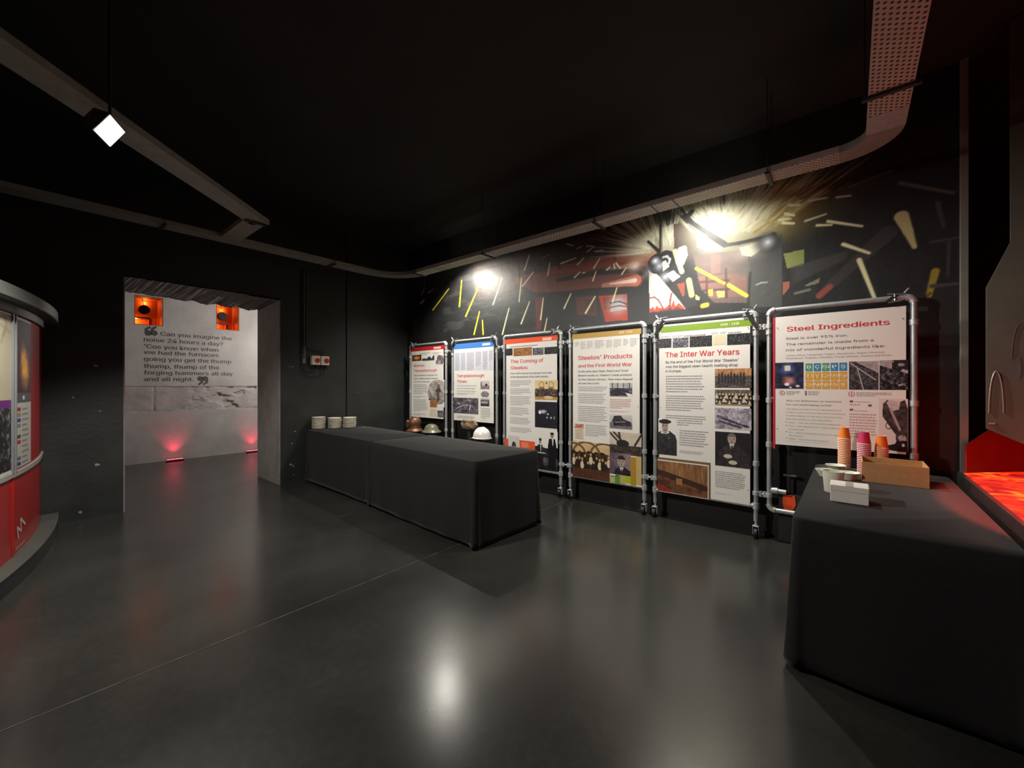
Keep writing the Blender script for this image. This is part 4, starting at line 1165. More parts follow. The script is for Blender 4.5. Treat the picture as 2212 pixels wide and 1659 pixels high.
ORANGE = (240, 92, 48); BLUE = (70, 128, 206); OCHRE = (190, 150, 62); GREEN = (126, 158, 44); CRIM = (196, 40, 44)
PANELS = {
 1: [('r', 0.035, 2.023, 0.954, 2.09,CRIM), ('r', 0.664, 2.037, 0.849, 2.069,(236,200,196)), ('g', 0.283, 1.949, 0.588, 1.994, 2,GREY), ('g', 0.645, 1.945, 0.867, 1.985, 2,GREY),
     ('p', 0.077, 1.854, 0.337, 1.957, 'oval', 0), ('p', 0.357, 1.845, 0.683, 1.947, 'ruins', 0), ('p', 0.716, 1.761, 0.922, 1.943, 'stones', 0),
     ('t', 'Roman', 0.133, 1.75, 0.29, 0.064,RED), ('t', 'Templeborough', 0.133, 1.662, 0.615, 0.06,RED),
     ('t', 'The foundations of a Roman fort', 0.129, 1.589, 0.632, 0.033,DARK), ('t', 'built in 54AD are hidden beneath', 0.129, 1.533, 0.641, 0.032,DARK), ('t', 'the former steelworks.', 0.129, 1.479, 0.455, 0.031,DARK),
     ('g', 0.125, 1.273, 0.53, 1.452, 6,GREY), ('g', 0.121, 1.21, 0.472, 1.247, 2,GREY), ('g', 0.121, 0.977, 0.515, 1.19, 8,GREY), ('g', 0.121, 0.902, 0.501, 0.94, 2,GREY),
     ('p', 0.501, 1.066, 0.939, 1.52, 'soldier', 0), ('p', 0.569, 1.059, 0.75, 1.188, 'tan', 3), ('p', 0.569, 0.902, 0.739, 1.034, 'pale', 4), ('p', 0.761, 0.9, 0.939, 1.012, 'mid', 7)],
 2: [('r', 0.035, 2.001, 0.937, 2.083,BLUE), ('r', 0.679, 2.024, 0.842, 2.058,(214,226,244))] + [x for s0, s1, y0, y1 in ((720,797,0,0),(805,872,0,0),(885,992,0,0),(1004,1090,0,0),(1104,1176,0,0),(1190,1250,0,0)) for x in ()] +
    [('r', 0.066, 1.663, 0.201, 1.956,(208,208,222)), ('r', 0.209, 1.661, 0.325, 1.949,(208,208,222)), ('r', 0.34, 1.657, 0.516, 1.948,(208,208,222)), ('r', 0.53, 1.656, 0.667, 1.949,(208,208,222)), ('r', 0.683, 1.653, 0.795, 1.947,(208,208,222)), ('r', 0.811, 1.653, 0.903, 1.951,(208,208,222)),
     ('g', 0.083, 1.666, 0.187, 1.938, 13,GREY), ('g', 0.22, 1.663, 0.316, 1.937, 13,GREY), ('g', 0.351, 1.661, 0.51, 1.936, 13,GREY), ('g', 0.538, 1.724, 0.661, 1.938, 10,GREY), ('g', 0.691, 1.678, 0.789, 1.938, 12,GREY), ('g', 0.82, 1.787, 0.894, 1.944, 8,GREY),
     ('t', 'Templeborough', 0.123, 1.558, 0.592, 0.061,RED), ('t', 'Times', 0.123, 1.47, 0.222, 0.06,RED),
     ('t', 'Surviving documents provide', 0.123, 1.416, 0.431, 0.025,DARK), ('t', 'flashes of historical insight', 0.123, 1.373, 0.403, 0.025,DARK), ('t', 'into the land around Magna.', 0.123, 1.331, 0.421, 0.025,DARK),
     ('g', 0.123, 1.281, 0.554, 1.317, 2,GREY), ('p', 0.025, 0.989, 0.597, 1.234, 'aerial', 2), ('p', 0.646, 1.373, 0.824, 1.499, 'field', 0), ('p', 0.646, 1.253, 0.824, 1.353, 'rock', 0), ('p', 0.646, 1.119, 0.824, 1.232, 'pond', 0),
     ('g', 0.123, 0.911, 0.554, 0.956, 3,GREY), ('g', 0.649, 0.933, 0.854, 1.097, 7,GREY), ('g', 0.649, 0.901, 0.849, 0.911, 1,GREY)],
 3: [('r', 0.026, 2.015, 0.923, 2.082,ORANGE), ('r', 0.681, 2.024, 0.826, 2.062,(250,200,180)), ('g', 0.113, 1.956, 0.847, 1.993, 1,GREY), ('p', 0.027, 1.853, 0.167, 1.952, 'dark', 1), ('p', 0.184, 1.838, 0.507, 1.951, 'tan', 5), ('p', 0.52, 1.839, 0.702, 1.934, 'mid', 9), ('p', 0.714, 1.841, 0.923, 1.934, 'dark', 6),
     ('t', 'The Coming of', 0.132, 1.742, 0.561, 0.07,RED), ('t', 'Steelos', 0.132, 1.654, 0.298, 0.067,RED),
     ('t', 'From 1838 onwards the railways were vital', 0.128, 1.587, 0.697, 0.032,DARK), ('t', 'to the development of the steel industry.', 0.128, 1.538, 0.656, 0.034,DARK),
     ('g', 0.128, 1.414, 0.515, 1.506, 4,GREY), ('g', 0.128, 1.305, 0.507, 1.392, 4,GREY), ('g', 0.128, 1.15, 0.491, 1.285, 6,GREY), ('g', 0.128, 1.014, 0.483, 1.128, 5,GREY), ('g', 0.128, 0.892, 0.488, 0.99, 5,GREY), ('g', 0.128, 0.778, 0.507, 0.851, 4,GREY),
     ('p', 0.559, 1.242, 0.923, 1.501, 'hall_group', 0), ('p', 0.559, 0.871, 0.92, 1.215, 'press', 0), ('r', 0.026, 0.264, 0.562, 0.672,ORANGE), ('p', 0.09, 0.385, 0.293, 0.722, 'head', 0),
     ('g', 0.327, 0.574, 0.467, 0.652, 5,(250,210,190)), ('p', 0.559, 0.315, 0.923, 0.833, 'two_men', 0)],
 4: [('r', 0.04, 2.009, 0.93, 2.071,OCHRE), ('t', '1870 - 1920', 0.667, 2.032, 0.158, 0.031,(248,240,220)),
     ('g', 0.086, 1.915, 0.139, 1.975, 4,GREY), ('g', 0.16, 1.881, 0.232, 1.974, 6,GREY), ('g', 0.249, 1.879, 0.331, 1.974, 6,GREY), ('g', 0.356, 1.875, 0.486, 1.977, 6,GREY), ('g', 0.505, 1.877, 0.581, 1.972, 6,GREY), ('g', 0.6, 1.875, 0.701, 1.972, 6,GREY), ('g', 0.72, 1.891, 0.782, 1.971, 5,GREY), ('g', 0.802, 1.874, 0.884, 1.972, 6,GREY),
     ('t', "Steelos' Products", 0.127, 1.747, 0.698, 0.071,RED), ('t', 'and the First World War', 0.127, 1.654, 0.694, 0.057,RED),
     ('t', 'In the early days Steel, Peech and Tozer', 0.127, 1.593, 0.653, 0.033,DARK), ('t', "(known locally as 'Steelos') made products", 0.127, 1.544, 0.694, 0.032,DARK), ('t', 'for the railway industry. They were shipped', 0.127, 1.495, 0.702, 0.032,DARK), ('t', 'all over the world.', 0.127, 1.448, 0.292, 0.031,DARK),
     ('g', 0.127, 1.359, 0.526, 1.425, 3,GREY), ('g', 0.127, 1.213, 0.52, 1.339, 6,GREY), ('g', 0.127, 0.987, 0.52, 1.185, 9,GREY), ('g', 0.226, 0.817, 0.524, 0.961, 7,GREY), ('g', 0.553, 1.164, 0.825, 1.281, 6,(190,120,110)), ('g', 0.553, 1.123, 0.831, 1.141, 2,(200,110,110)),
     ('p', 0.55, 1.307, 0.826, 1.463, 'hall', 0), ('p', 0.55, 0.933, 0.826, 1.095, 'truck', 0), ('p', 0.074, 0.771, 0.203, 0.956, 'leaflet', 0), ('p', 0.044, 0.298, 0.55, 0.744, 'wheel_group', 0), ('p', 0.55, 0.639, 0.934, 0.896, 'works', 0), ('p', 0.55, 0.402, 0.807, 0.65, 'suit', 0),
     ('r', 0.807, 0.307, 0.872, 0.624,(178,140,44)), ('r', 0.872, 0.314, 0.934, 0.678,(206,176,116)), ('r', 0.553, 0.296, 0.615, 0.367,(200,184,130)), ('r', 0.615, 0.3, 0.679, 0.386,(96,150,50)), ('r', 0.679, 0.307, 0.742, 0.401,(196,178,110)), ('r', 0.742, 0.313, 0.807, 0.416,(176,190,40)),
     ('r', 0.561, 0.369, 0.613, 0.378,BLACK), ('r', 0.623, 0.387, 0.674, 0.397,BLACK), ('r', 0.684, 0.401, 0.737, 0.41,BLACK), ('r', 0.747, 0.415, 0.802, 0.424,BLACK)],
 5: [('r', 0.064, 2.001, 0.926, 2.067,GREEN), ('t', '1918 - 1938', 0.656, 2.023, 0.163, 0.031,(246,248,236)),
     ('r', 0.11, 1.99, 0.114, 2.006,GREY), ('r', 0.24, 1.988, 0.243, 2.003,GREY), ('r', 0.436, 1.987, 0.439, 2.003,GREY), ('r', 0.607, 1.988, 0.611, 2.004,GREY), ('r', 0.683, 1.988, 0.687, 2.004,GREY), ('r', 0.81, 1.988, 0.813, 2.004,GREY),
     ('g', 0.051, 1.937, 0.179, 1.967, 2,GREY), ('g', 0.19, 1.938, 0.301, 1.966, 2,GREY), ('g', 0.309, 1.932, 0.556, 1.97, 1,GREY), ('g', 0.573, 1.944, 0.646, 1.967, 2,GREY), ('g', 0.655, 1.943, 0.714, 1.967, 2,GREY), ('g', 0.723, 1.934, 0.915, 1.967, 1,GREY),
     ('p', 0.022, 1.837, 0.181, 1.935, 'dark', 2), ('p', 0.194, 1.832, 0.355, 1.933, 'mid', 5), ('p', 0.366, 1.829, 0.579, 1.938, 'dark', 9), ('p', 0.589, 1.836, 0.648, 1.936, 'pale', 2), ('p', 0.652, 1.838, 0.706, 1.934, 'pale', 6), ('p', 0.716, 1.829, 0.924, 1.936, 'dark', 12),
     ('t', 'The Inter War Years', 0.118, 1.735, 0.703, 0.077,RED), ('t', "By the end of the First World War 'Steelos'", 0.121, 1.67, 0.69, 0.037,DARK), ('t', 'was the biggest open hearth melting shop', 0.121, 1.623, 0.687, 0.036,DARK), ('t', 'in Europe.', 0.121, 1.576, 0.164, 0.035,DARK),
     ('g', 0.123, 1.359, 0.523, 1.547, 7,GREY), ('g', 0.123, 1.166, 0.53, 1.336, 7,GREY), ('g', 0.123, 1.014, 0.53, 1.128, 5,GREY), ('r', 0.043, 0.691, 0.241, 1.079,WHITE), ('p', 0.043, 0.692, 0.238, 1.073, 'cap_man', 0), ('g', 0.264, 0.805, 0.551, 0.977, 7,GREY), ('g', 0.264, 0.727, 0.523, 0.761, 3,GREY),
     ('p', 0.606, 1.413, 0.924, 1.6, 'yard', 0), ('p', 0.606, 1.24, 0.924, 1.394, 'team', 0), ('p', 0.606, 1.01, 0.924, 1.215, 'painting_sky', 0), ('p', 0.608, 0.643, 0.924, 0.98, 'seated', 0),
     ('r', 0.033, 0.289, 0.566, 0.659,(124,96,62)), ('r', 0.033, 0.291, 0.548, 0.635,(226,222,212)), ('p', 0.033, 0.296, 0.539, 0.622, 'mill_painting', 0),
     ('g', 0.608, 0.427, 0.875, 0.595, 9,GREY), ('g', 0.608, 0.364, 0.788, 0.374, 2,GREY)],
 6: [('r', 0.031, 0.859, 0.047, 2.055,(214,40,66)), ('t', 'Steel Ingredients', 0.138, 1.922, 0.679, 0.06,RED), ('t', 'Steel is over 95% iron.', 0.13, 1.848, 0.432, 0.03,DARK), ('t', 'The remainder is made from a', 0.13, 1.796, 0.591, 0.03,DARK), ('t', 'mix of wonderful ingredients like:', 0.13, 1.745, 0.661, 0.03,DARK),
     ('t', 'Carbon, Silicon, Manganese, Sulphur, Phosphorus, Nickel, Chromium,', 0.13, 1.7, 0.662, 0.018,GREY), ('t', 'Molybdenum, Tungsten, Vanadium, Cobalt, Niobium, Titanium and Boron.', 0.13, 1.674, 0.701, 0.019,GREY),
     ('p', 0.047, 1.408, 0.26, 1.643, 'ladle', 0), ('p', 0.569, 1.403, 0.752, 1.636, 'rails', 0), ('p', 0.758, 1.403, 0.923, 1.639, 'debris', 0),
     ('t', 'Why was Rotherham an important', 0.13, 1.294, 0.39, 0.02,DARK), ('t', 'iron and steelmaking centre?', 0.13, 1.26, 0.327, 0.02,DARK),
     ('t', 'The skills passed down by generations of', 0.13, 1.222, 0.39, 0.015,GREY), ('t', 'workers meant the area had lots of expertise', 0.13, 1.192, 0.415, 0.015,GREY), ('t', 'in steel making. In the early days the area', 0.13, 1.162, 0.392, 0.015,GREY), ('t', 'also had access to vital ingredients.', 0.13, 1.132, 0.33, 0.015,GREY),
     ('t', 'Earth - iron ore and limestone deposits', 0.151, 1.1, 0.364, 0.015,GREY), ('t', 'Fire - coal deposits to make coke for the', 0.151, 1.07, 0.403, 0.015,GREY), ('t', 'furnace fuel', 0.151, 1.04, 0.111, 0.015,GREY), ('t', 'Air - blown into the furnace to speed', 0.151, 1.011, 0.374, 0.015,GREY), ('t', 'the process', 0.151, 0.984, 0.107, 0.015,GREY), ('t', 'Water - for power and transport', 0.151, 0.954, 0.29, 0.015,GREY),
     ('r', 0.13, 1.104, 0.138, 1.112,GREY), ('r', 0.13, 1.075, 0.138, 1.082,GREY), ('r', 0.13, 1.018, 0.138, 1.026,GREY), ('r', 0.13, 0.961, 0.138, 0.969,GREY),
     ('g', 0.129, 0.935, 0.554, 0.939, 2,GREY), ('g', 0.129, 0.881, 0.554, 0.882, 2,GREY), ('g', 0.133, 1.352, 0.236, 1.39, 3,GREY), ('g', 0.293, 1.353, 0.373, 1.39, 3,GREY), ('g', 0.616, 1.349, 0.83, 1.385, 3,GREY), ('r', 0.27, 1.35, 0.283, 1.39,(110,130,120)),
     ('g', 0.602, 1.297, 0.739, 1.311, 1,(204,156,160)), ('g', 0.571, 1.272, 0.677, 1.289, 1,(204,156,160)), ('g', 0.602, 1.224, 0.736, 1.238, 1,(204,156,160)), ('g', 0.571, 1.006, 0.744, 1.214, 9,(204,156,160)),
     ('p', 0.755, 0.92, 0.923, 1.333, 'bending_man', 0)],
}
p6 = PANELS[6]
ELEM = ['B', 'C', 'Si', 'P', 'S', 'Ti', 'V', 'Cr', 'Mn', 'Fe', 'Co', 'Ni', 'Nb', 'Mo', 'W']
ex0, ez0 = (0.2699999999999996, 1.405); ex1, ez1 = (0.5599999999999996, 1.634)
ecw = (ex1-ex0)/5; ech = (ez1-ez0)/3
for i, e_ in enumerate(ELEM):
    r_, c_ = divmod(i, 5)
    colr = (224, 166, 56) if r_ else ((70, 160, 130) if c_ in (0, 2) else (48, 138, 190))
    a0, b0 = ex0+c_*ecw+.004, ez1-(r_+1)*ech+.004
    p6.append(('r', a0, b0, a0+ecw-.008, b0+ech-.008, colr))
    tw = .052 if len(e_) == 2 else .028
    p6.append(('t', e_, a0+(ecw-.008)/2-tw/2, b0+ech*.32, tw, .038, (240, 236, 220)))
    p6.append(('r', a0+.03, b0+.014, a0+ecw-.038, b0+.018, (240, 236, 220)))

FRAME_LABEL = ['display board with a red top band in a pipe frame, next to the corner', 'display board with a blue top band in a pipe frame',
  'tall display board with an orange top band and orange foot in a pipe frame', 'tall display board with an ochre top band in a pipe frame',
  'tall display board with a lime green top band in a pipe frame', 'pipe framed display board with coloured element squares, behind the paper cups']
def make_frame(i):
    u0 = U0[i]; u1 = u0+FWID
    og = (u0+FWID/2, FY, 0.0)
    root = empty('display_stand', og, FRAME_LABEL[i], 'display stand', 'pipe framed display boards along the mural wall')
    zb = 0.30 if i < 5 else 0.29
    low = (0.155 if i < 5 else .33)
    cr = .045
    for s_, x in ((-1, u0), (1, u1)):
        m = MB(); m.tube([(x, FY, low if (i < 5 or s_ > 0) else zb+cr), (x, FY, FTOP-cr)], R_, 14)
        m.build('upright', M['galv'], root, og, smooth=True)
        m = MB()
        c = (x-s_*cr, FTOP-cr)
        m.tube(qarc(c, cr, 0 if s_ > 0 else 180, 90), R_*1.28, 14)
        m.build('elbow', M['fitting'], root, og, smooth=True)
        for z in ((1.93, 1.32, .70) if i != 5 else (1.93, 1.30, .89)):
            MB().lathe([(R_*.9, -.022), (R_*1.32, -.022), (R_*1.32, .022), (R_*.9, .022)], (x, FY, z), 16).build('collar', M['fitting'], root, og, smooth=True)
        MB().box((x-s_*.012-.010, FY-.012, 1.312), (x-s_*.034+.010, FY-.004, 1.328)).build('fixing_tab', M['fitting'], root, og)
    MB().tube([(u0+cr, FY, FTOP), (u1-cr, FY, FTOP)], R_, 14).build('top_rail', M['galv'], root, og, smooth=True)
    MB().tube([(u0+.01 if i < 5 else u0+cr, FY, zb), (u1-.01, FY, zb)], R_, 14).build('bottom_rail', M['galv'], root, og, smooth=True)
    if i == 5:
        MB().tube([(u0+.01, FY, .47), (u0+.13, FY, .466)], R_, 14).build('short_rail', M['galv'], root, og, smooth=True)
        m = MB(); m.tube(qarc((u0+cr, zb+cr), cr, 180, 270), R_*1.28, 14); m.build('elbow', M['fitting'], root, og, smooth=True)
        MB().tube([(u0+.02, FY, .47), (u0+.065, FY, .47)], R_*1.3, 14).build('collar', M['fitting'], root, og, smooth=True)
    xs = (u0, u1) if i < 5 else (u1,)
    for x in xs:
        s_ = 1 if x == u1 else -1
        if i < 5:
            MB().lathe([(R_*.9, -.03), (R_*1.35, -.03), (R_*1.35, .03), (R_*.9, .03)], (x, FY, zb), 16).build('collar', M['fitting'], root, og, smooth=True)
        zc_ = 0.155 if i < 5 else .33
        # castor: stem plate, fork and wheel
        m = MB()
        m.tube([(x, FY, .10), (x, FY, .165)], .012, 10)
        m.box((x-.026, FY-.035, .108), (x+.026, FY+.028, .118))
        for s2 in (-1, 1):
            m.prism([(FY-.035, .118), (FY+.02, .118), (FY+.005, .035), (FY-.03, .035)], x+s2*.021, x+s2*.026, axis='x')
        ca = m.build('castor', M['fitting'], root, og, bevel=.002)
        m = MB(); m.tube([(x-.016, FY-.015, .048), (x-.013, FY-.015, .048), (x+.013, FY-.015, .048), (x+.016, FY-.015, .048)], [.036, .0475, .0475, .036], 22)
        m.build('wheel', M['rubber'], ca, og, smooth=True)
        if i == 5:
            MB().tube([(x, FY, .16), (x, FY, .4)], R_, 14).build('leg_extension', M['galv'], root, og, smooth=True)
    # clamp links to the next frame
    if i < 5:
        for z in (1.985, 0.42):
            nx_ = U0[i+1]; m = MB()
            m.tube([(u1, FY, z), (nx_, FY, z)], .011, 10)
            for x in (u1, nx_):
                m.lathe([(R_*.9, -.018), (R_*1.4, -.018), (R_*1.4, .018), (R_*.9, .018)], (x, FY, z), 14)
            for x in (u1+.038, nx_-.038):
                m.tube([(x, FY, z-.026), (x, FY, z+.026)], .014, 8)
            m.build('link_clamp', M['fitting'], root, og, smooth=True)
    # printed board
    z0, z1 = PZ[i]
    pw = .862
    pr = Print(lambda s, t_, l, u0=u0: (u0+s, -.152-l, t_))
    pr.box_back(.050, z0, .050+pw, z1, .004, WHITE)
    pr.items(PANELS[i+1])
    if i == 5:
        for (cx, cz) in ((0.10099999999999998, 1.371), (0.585, 1.367)):
            for a in range(16):
                A0, A1 = a*PI/8, (a+1)*PI/8
                pr.stroke([(cx+.019*math.cos(A0), cz+.019*math.sin(A0)), (cx+.019*math.cos(A1), cz+.019*math.sin(A1))], .004, (196, 60, 80))
            pr.rect(cx-.003, cz-.011, cx+.003, cz+.004, (196, 60, 80)); pr.rect(cx-.003, cz+.007, cx+.003, cz+.012, (196, 60, 80))
        for (q_, s2) in (((0.5720000000000001, 1.298), 1), ((0.5829999999999993, 1.298), 1), ((0.6879999999999997, 1.268), 1), ((0.6989999999999998, 1.268), 1), ((0.5720000000000001, 1.229), 1), ((0.5829999999999993, 1.229), 1)):
            pr.poly([(q_[0], q_[1]), (q_[0]+.009, q_[1]), (q_[0]+.012, q_[1]+.016), (q_[0]+.004, q_[1]+.016)], (110, 60, 70))
    for (sx, sz) in ((.066, z1-.10), (.05+pw-.016, z1-.10), (.066, (z0+z1)/2), (.05+pw-.016, (z0+z1)/2), (.066, z0+.14), (.05+pw-.016, z0+.14)):
        pr.poly([(sx+.005*math.cos(a*PI/4), sz+.005*math.sin(a*PI/4)) for a in range(8)], (90, 90, 92), .0035)
    b_ = pr.build('display_board', M['print'], root, og)
    b_['label'] = ['white printed board about a Roman fort', 'white printed board with columns of a timeline', 'white printed board with old works photographs', 'white printed board with sepia group photograph', 'white printed board with a man in a flat cap', 'white printed board with coloured element squares'][i]
    return root
for i in range(6):
    make_frame(i)

# spring clamps left gripping the top rails
CLAMPS = [(0, .10, -1, 'spring clamp on the top rail of the red topped board'), (1, .06, -1, 'spring clamp at the left end of the blue topped board'), (1, .90, 1, 'spring clamp at the right end of the blue topped board'),
          (2, .87, 1, 'spring clamp on the top rail of the orange topped board'), (3, .07, -1, 'spring clamp on the top rail of the ochre topped board'),
          (4, .08, -1, 'spring clamp at the left end of the lime topped board'), (4, .90, 1, 'spring clamp at the right end of the lime topped board'), (5, .86, 1, 'spring clamp on the top rail above the element squares board')]
for (i, dx, s_, lb) in CLAMPS:
    x = U0[i]+dx; og = (x, FY, FTOP+R_)
    root = empty('spring_clamp', og, lb, 'clamp', 'spring clamps on the display frames')
    m = MB()
    m.box((x-.055, FY-.020, FTOP+R_+.004), (x+.055, FY+.020, FTOP+R_+.012), rot=Matrix.Rotation(s_*.16, 3, 'Y'))
    m.box((x-.050, FY-.034, FTOP-R_-.012), (x+.030, FY-.014, FTOP-R_-.003), rot=Matrix.Rotation(-s_*.12, 3, 'Y'))
    m.build('jaw', M['alu'], root, og, bevel=.003)
    m = MB(); m.tube([(x+s_*.045, FY-.012, FTOP+R_+.01), (x+s_*.07, FY-.014, FTOP+R_+.045)], [.010, .007], 10)
    m.tube([(x-.012, FY-.024, FTOP-.02), (x-.012, FY-.026, FTOP+.02), (x-.012, FY-.015, FTOP+R_+.012)], .006, 8)
    m.build('handle', M['alu'], root, og, smooth=True)
    if i in (1, 4):  # black bar put in for the shadow the clamp casts
        MB().bar((x-s_*.02, FY-.034, FTOP+.005), (x+s_*.07, FY-.034, FTOP-.15), .004, .030).build('shadow_bar', M['rubber'], root, og)
    else:
        MB().bar((x-.02, FY-.034, FTOP+.01), (x-.06, FY-.034, FTOP-.03), .004, .02).build('shadow_bar', M['rubber'], root, og)

# ------------------------------------------------------------------ helmets on stands behind the long tables
def stand(name, x, y, z, label, r=.05, m_=None):
    root = empty(name, (x, y, 0), label, 'display post', 'posts carrying the helmets')
    MB().lathe([(0, .0), (.10, .0), (.10, .012), (.02, .02), (0, .02)], (x, y, 0.001), 20).build('base', M['steel_dark'], root, (x, y, 0), smooth=True)
    MB().tube([(x, y, .018), (x, y, z-.02)], .03, 14).build('post', m_ or M['steel_dark'], root, (x, y, 0), smooth=True)
    MB().lathe([(0, 0), (r, 0), (r, .012), (0, .012)], (x, y, z-.02), 20).build('cap', M['steel_dark'], root, (x, y, 0), smooth=True)
HX = [(.66, -.33, .66), (1.10, -.33, .665), (1.93, -.29, .775), (2.415, -.52, .705)]
stand('helmet_post', HX[0][0], HX[0][1], HX[0][2], 'dark post carrying the copper coloured helmet')
stand('helmet_post', HX[1][0], HX[1][1], HX[1][2], 'dark post carrying the olive brimmed helmet')
stand('helmet_post', HX[2][0], HX[2][1], HX[2][2], 'dark post carrying the tan hide cap')
stand('helmet_post', HX[3][0], HX[3][1], HX[3][2], 'grey post carrying the white hard hat', m_=M['grey_paint'])
# copper helmet with neck flare and face plate
x, y, z = HX[0]
root = empty('copper_helmet', (x, y, z), 'brown copper helmet with flared neck below the red topped board', 'helmet')
MB().lathe([(.145, -.005), (.15, .01), (.115, .045), (.095, .06), (.10, .085), (.11, .13), (.108, .17), (.09, .21), (.055, .235), (0, .245)], (x, y, z-.004), 32, sx=.92).build('shell', M['copper'], root, (x, y, z), smooth=True)
m = MB(); m.prism([(x-.085, z+.07), (x-.03, z+.06), (x-.02, z+.16), (x-.05, z+.19), (x-.095, z+.17)], y-.125, y-.075); m.build('face_plate', M['copper'], root, (x, y, z), bevel=.008)
MB().lathe([(.10, .0), (.108, .006), (.10, .012)], (x, y, z+.065), 32, sx=.92).build('neck_band', M['copper'], root, (x, y, z), smooth=True)
# brimmed steel helmet
x, y, z = HX[1]
root = empty('brimmed_helmet', (x, y, z), 'olive steel soldier helmet with a wide brim on a post', 'helmet')
MB().lathe([(.165, .010), (.168, .014), (.155, .028), (.128, .045), (.12, .07), (.105, .10), (.075, .125), (.04, .137), (0, .14)], (x, y, z), 36, sx=1.0, sy=.9).build('shell', M['helmet_green'], root, (x, y, z), smooth=True)
MB().lathe([(.12, .0), (.168, .008), (.165, .014), (.12, .03)], (x, y, z), 36, sy=.9).build('brim', M['helmet_green'], root, (x, y, z), smooth=True)
# soft hide cap with folded crown
x, y, z = HX[2]
root = empty('hide_cap', (x, y, z), 'tan folded hide cap beside the white hard hat', 'cap')
m = MB(); prof = [(.06, -.004), (.105, .01), (.13, .045), (.128, .08), (.10, .115), (.06, .13), (.02, .122), (0, .12)]
m.lathe(prof, (x, y, z), 30, sx=1.05, sy=.85)
rnd = random.Random(2)
m.v = [(p[0]+.010*math.sin(p[2]*70+p[1]*30), p[1]+.008*math.sin(p[0]*50), p[2]+(.012*math.sin(p[0]*45) if p[2] > z+.03 else 0)) for p in m.v]
m.build('crown', M['hide'], root, (x, y, z), smooth=True)
m = MB(); m.tube([(x-.09, y-.05, z+.10), (x-.03, y-.08, z+.135), (x+.05, y-.07, z+.12), (x+.11, y-.02, z+.125)], [.016, .024, .024, .014], 10); m.build('folded_flap', M['hide'], root, (x, y, z), smooth=True)
# white hard hat
x, y, z = HX[3]
root = empty('hard_hat', (x, y, z), 'white safety hard hat on a grey post', 'helmet')
MB().lathe([(.118, .0), (.12, .01), (.118, .045), (.108, .085), (.085, .118), (.05, .14), (0, .148)], (x, y, z), 32, sx=1.08, sy=.95).build('shell', M['helmet_white'], root, (x, y, z), smooth=True)
m = MB(); n = 14
v_ = []
for k in range(n+1):
    a = math.radians(150+60*k/n+10)
    v_ += [(x+.124*math.cos(a), y+.112*math.sin(a), z+.012), (x+.182*math.cos(a), y+.135*math.sin(a), z-.012+.004*abs(k-n/2)/n)]
v2 = [(p[0], p[1], p[2]-.005) for p in v_]
L0 = len(v_)
m.add(v_+v2, [(2*k, 2*k+1, 2*k+3, 2*k+2) for k in range(n)]+[(L0+2*k, L0+2*k+2, L0+2*k+3, L0+2*k+1) for k in range(n)]+[(2*k+1, L0+2*k+1, L0+2*k+3, 2*k+3) for k in range(n)])
m.build('peak', M['helmet_white'], root, (x, y, z), smooth=True)
MB().lathe([(.119, -.004), (.132, -.001), (.132, .008), (.119, .012)], (x, y, z), 32, sx=1.08, sy=.95).build('rim', M['helmet_white'], root, (x, y, z), smooth=True)
m = MB()
for dy in (-.022, .022):
    pts = [(x+.118*1.08*math.cos(a)*.93, y+dy, z+.03+.118*math.sin(a)) for a in [math.radians(20+140*k/12) for k in range(13)]]
    m.tube(pts, .006, 8)
m.build('ridge', M['helmet_white'], root, (x, y, z), smooth=True)

# ------------------------------------------------------------------ tables with black linen
TH = 0.765
def folding_table(cx, cy, L_, W_, rz, label):
    root = empty('folding_table', (cx, cy, 0), label, 'table', 'folding tables under black cloths', rz)
    MB().box((-L_/2+.02, -W_/2+.02, TH-.045), (L_/2-.02, W_/2-.02, TH-.006)).build('tabletop', M['wood'], root, bevel=.006)
    for sx in (-1, 1):
        for sy in (-1, 1):
            x, y = sx*(L_/2-.10), sy*(W_/2-.09)
            MB().tube([(x, y, .003), (x, y, TH-.045)], .016, 10).build('leg', M['table_leg'], root, smooth=True)
    return root

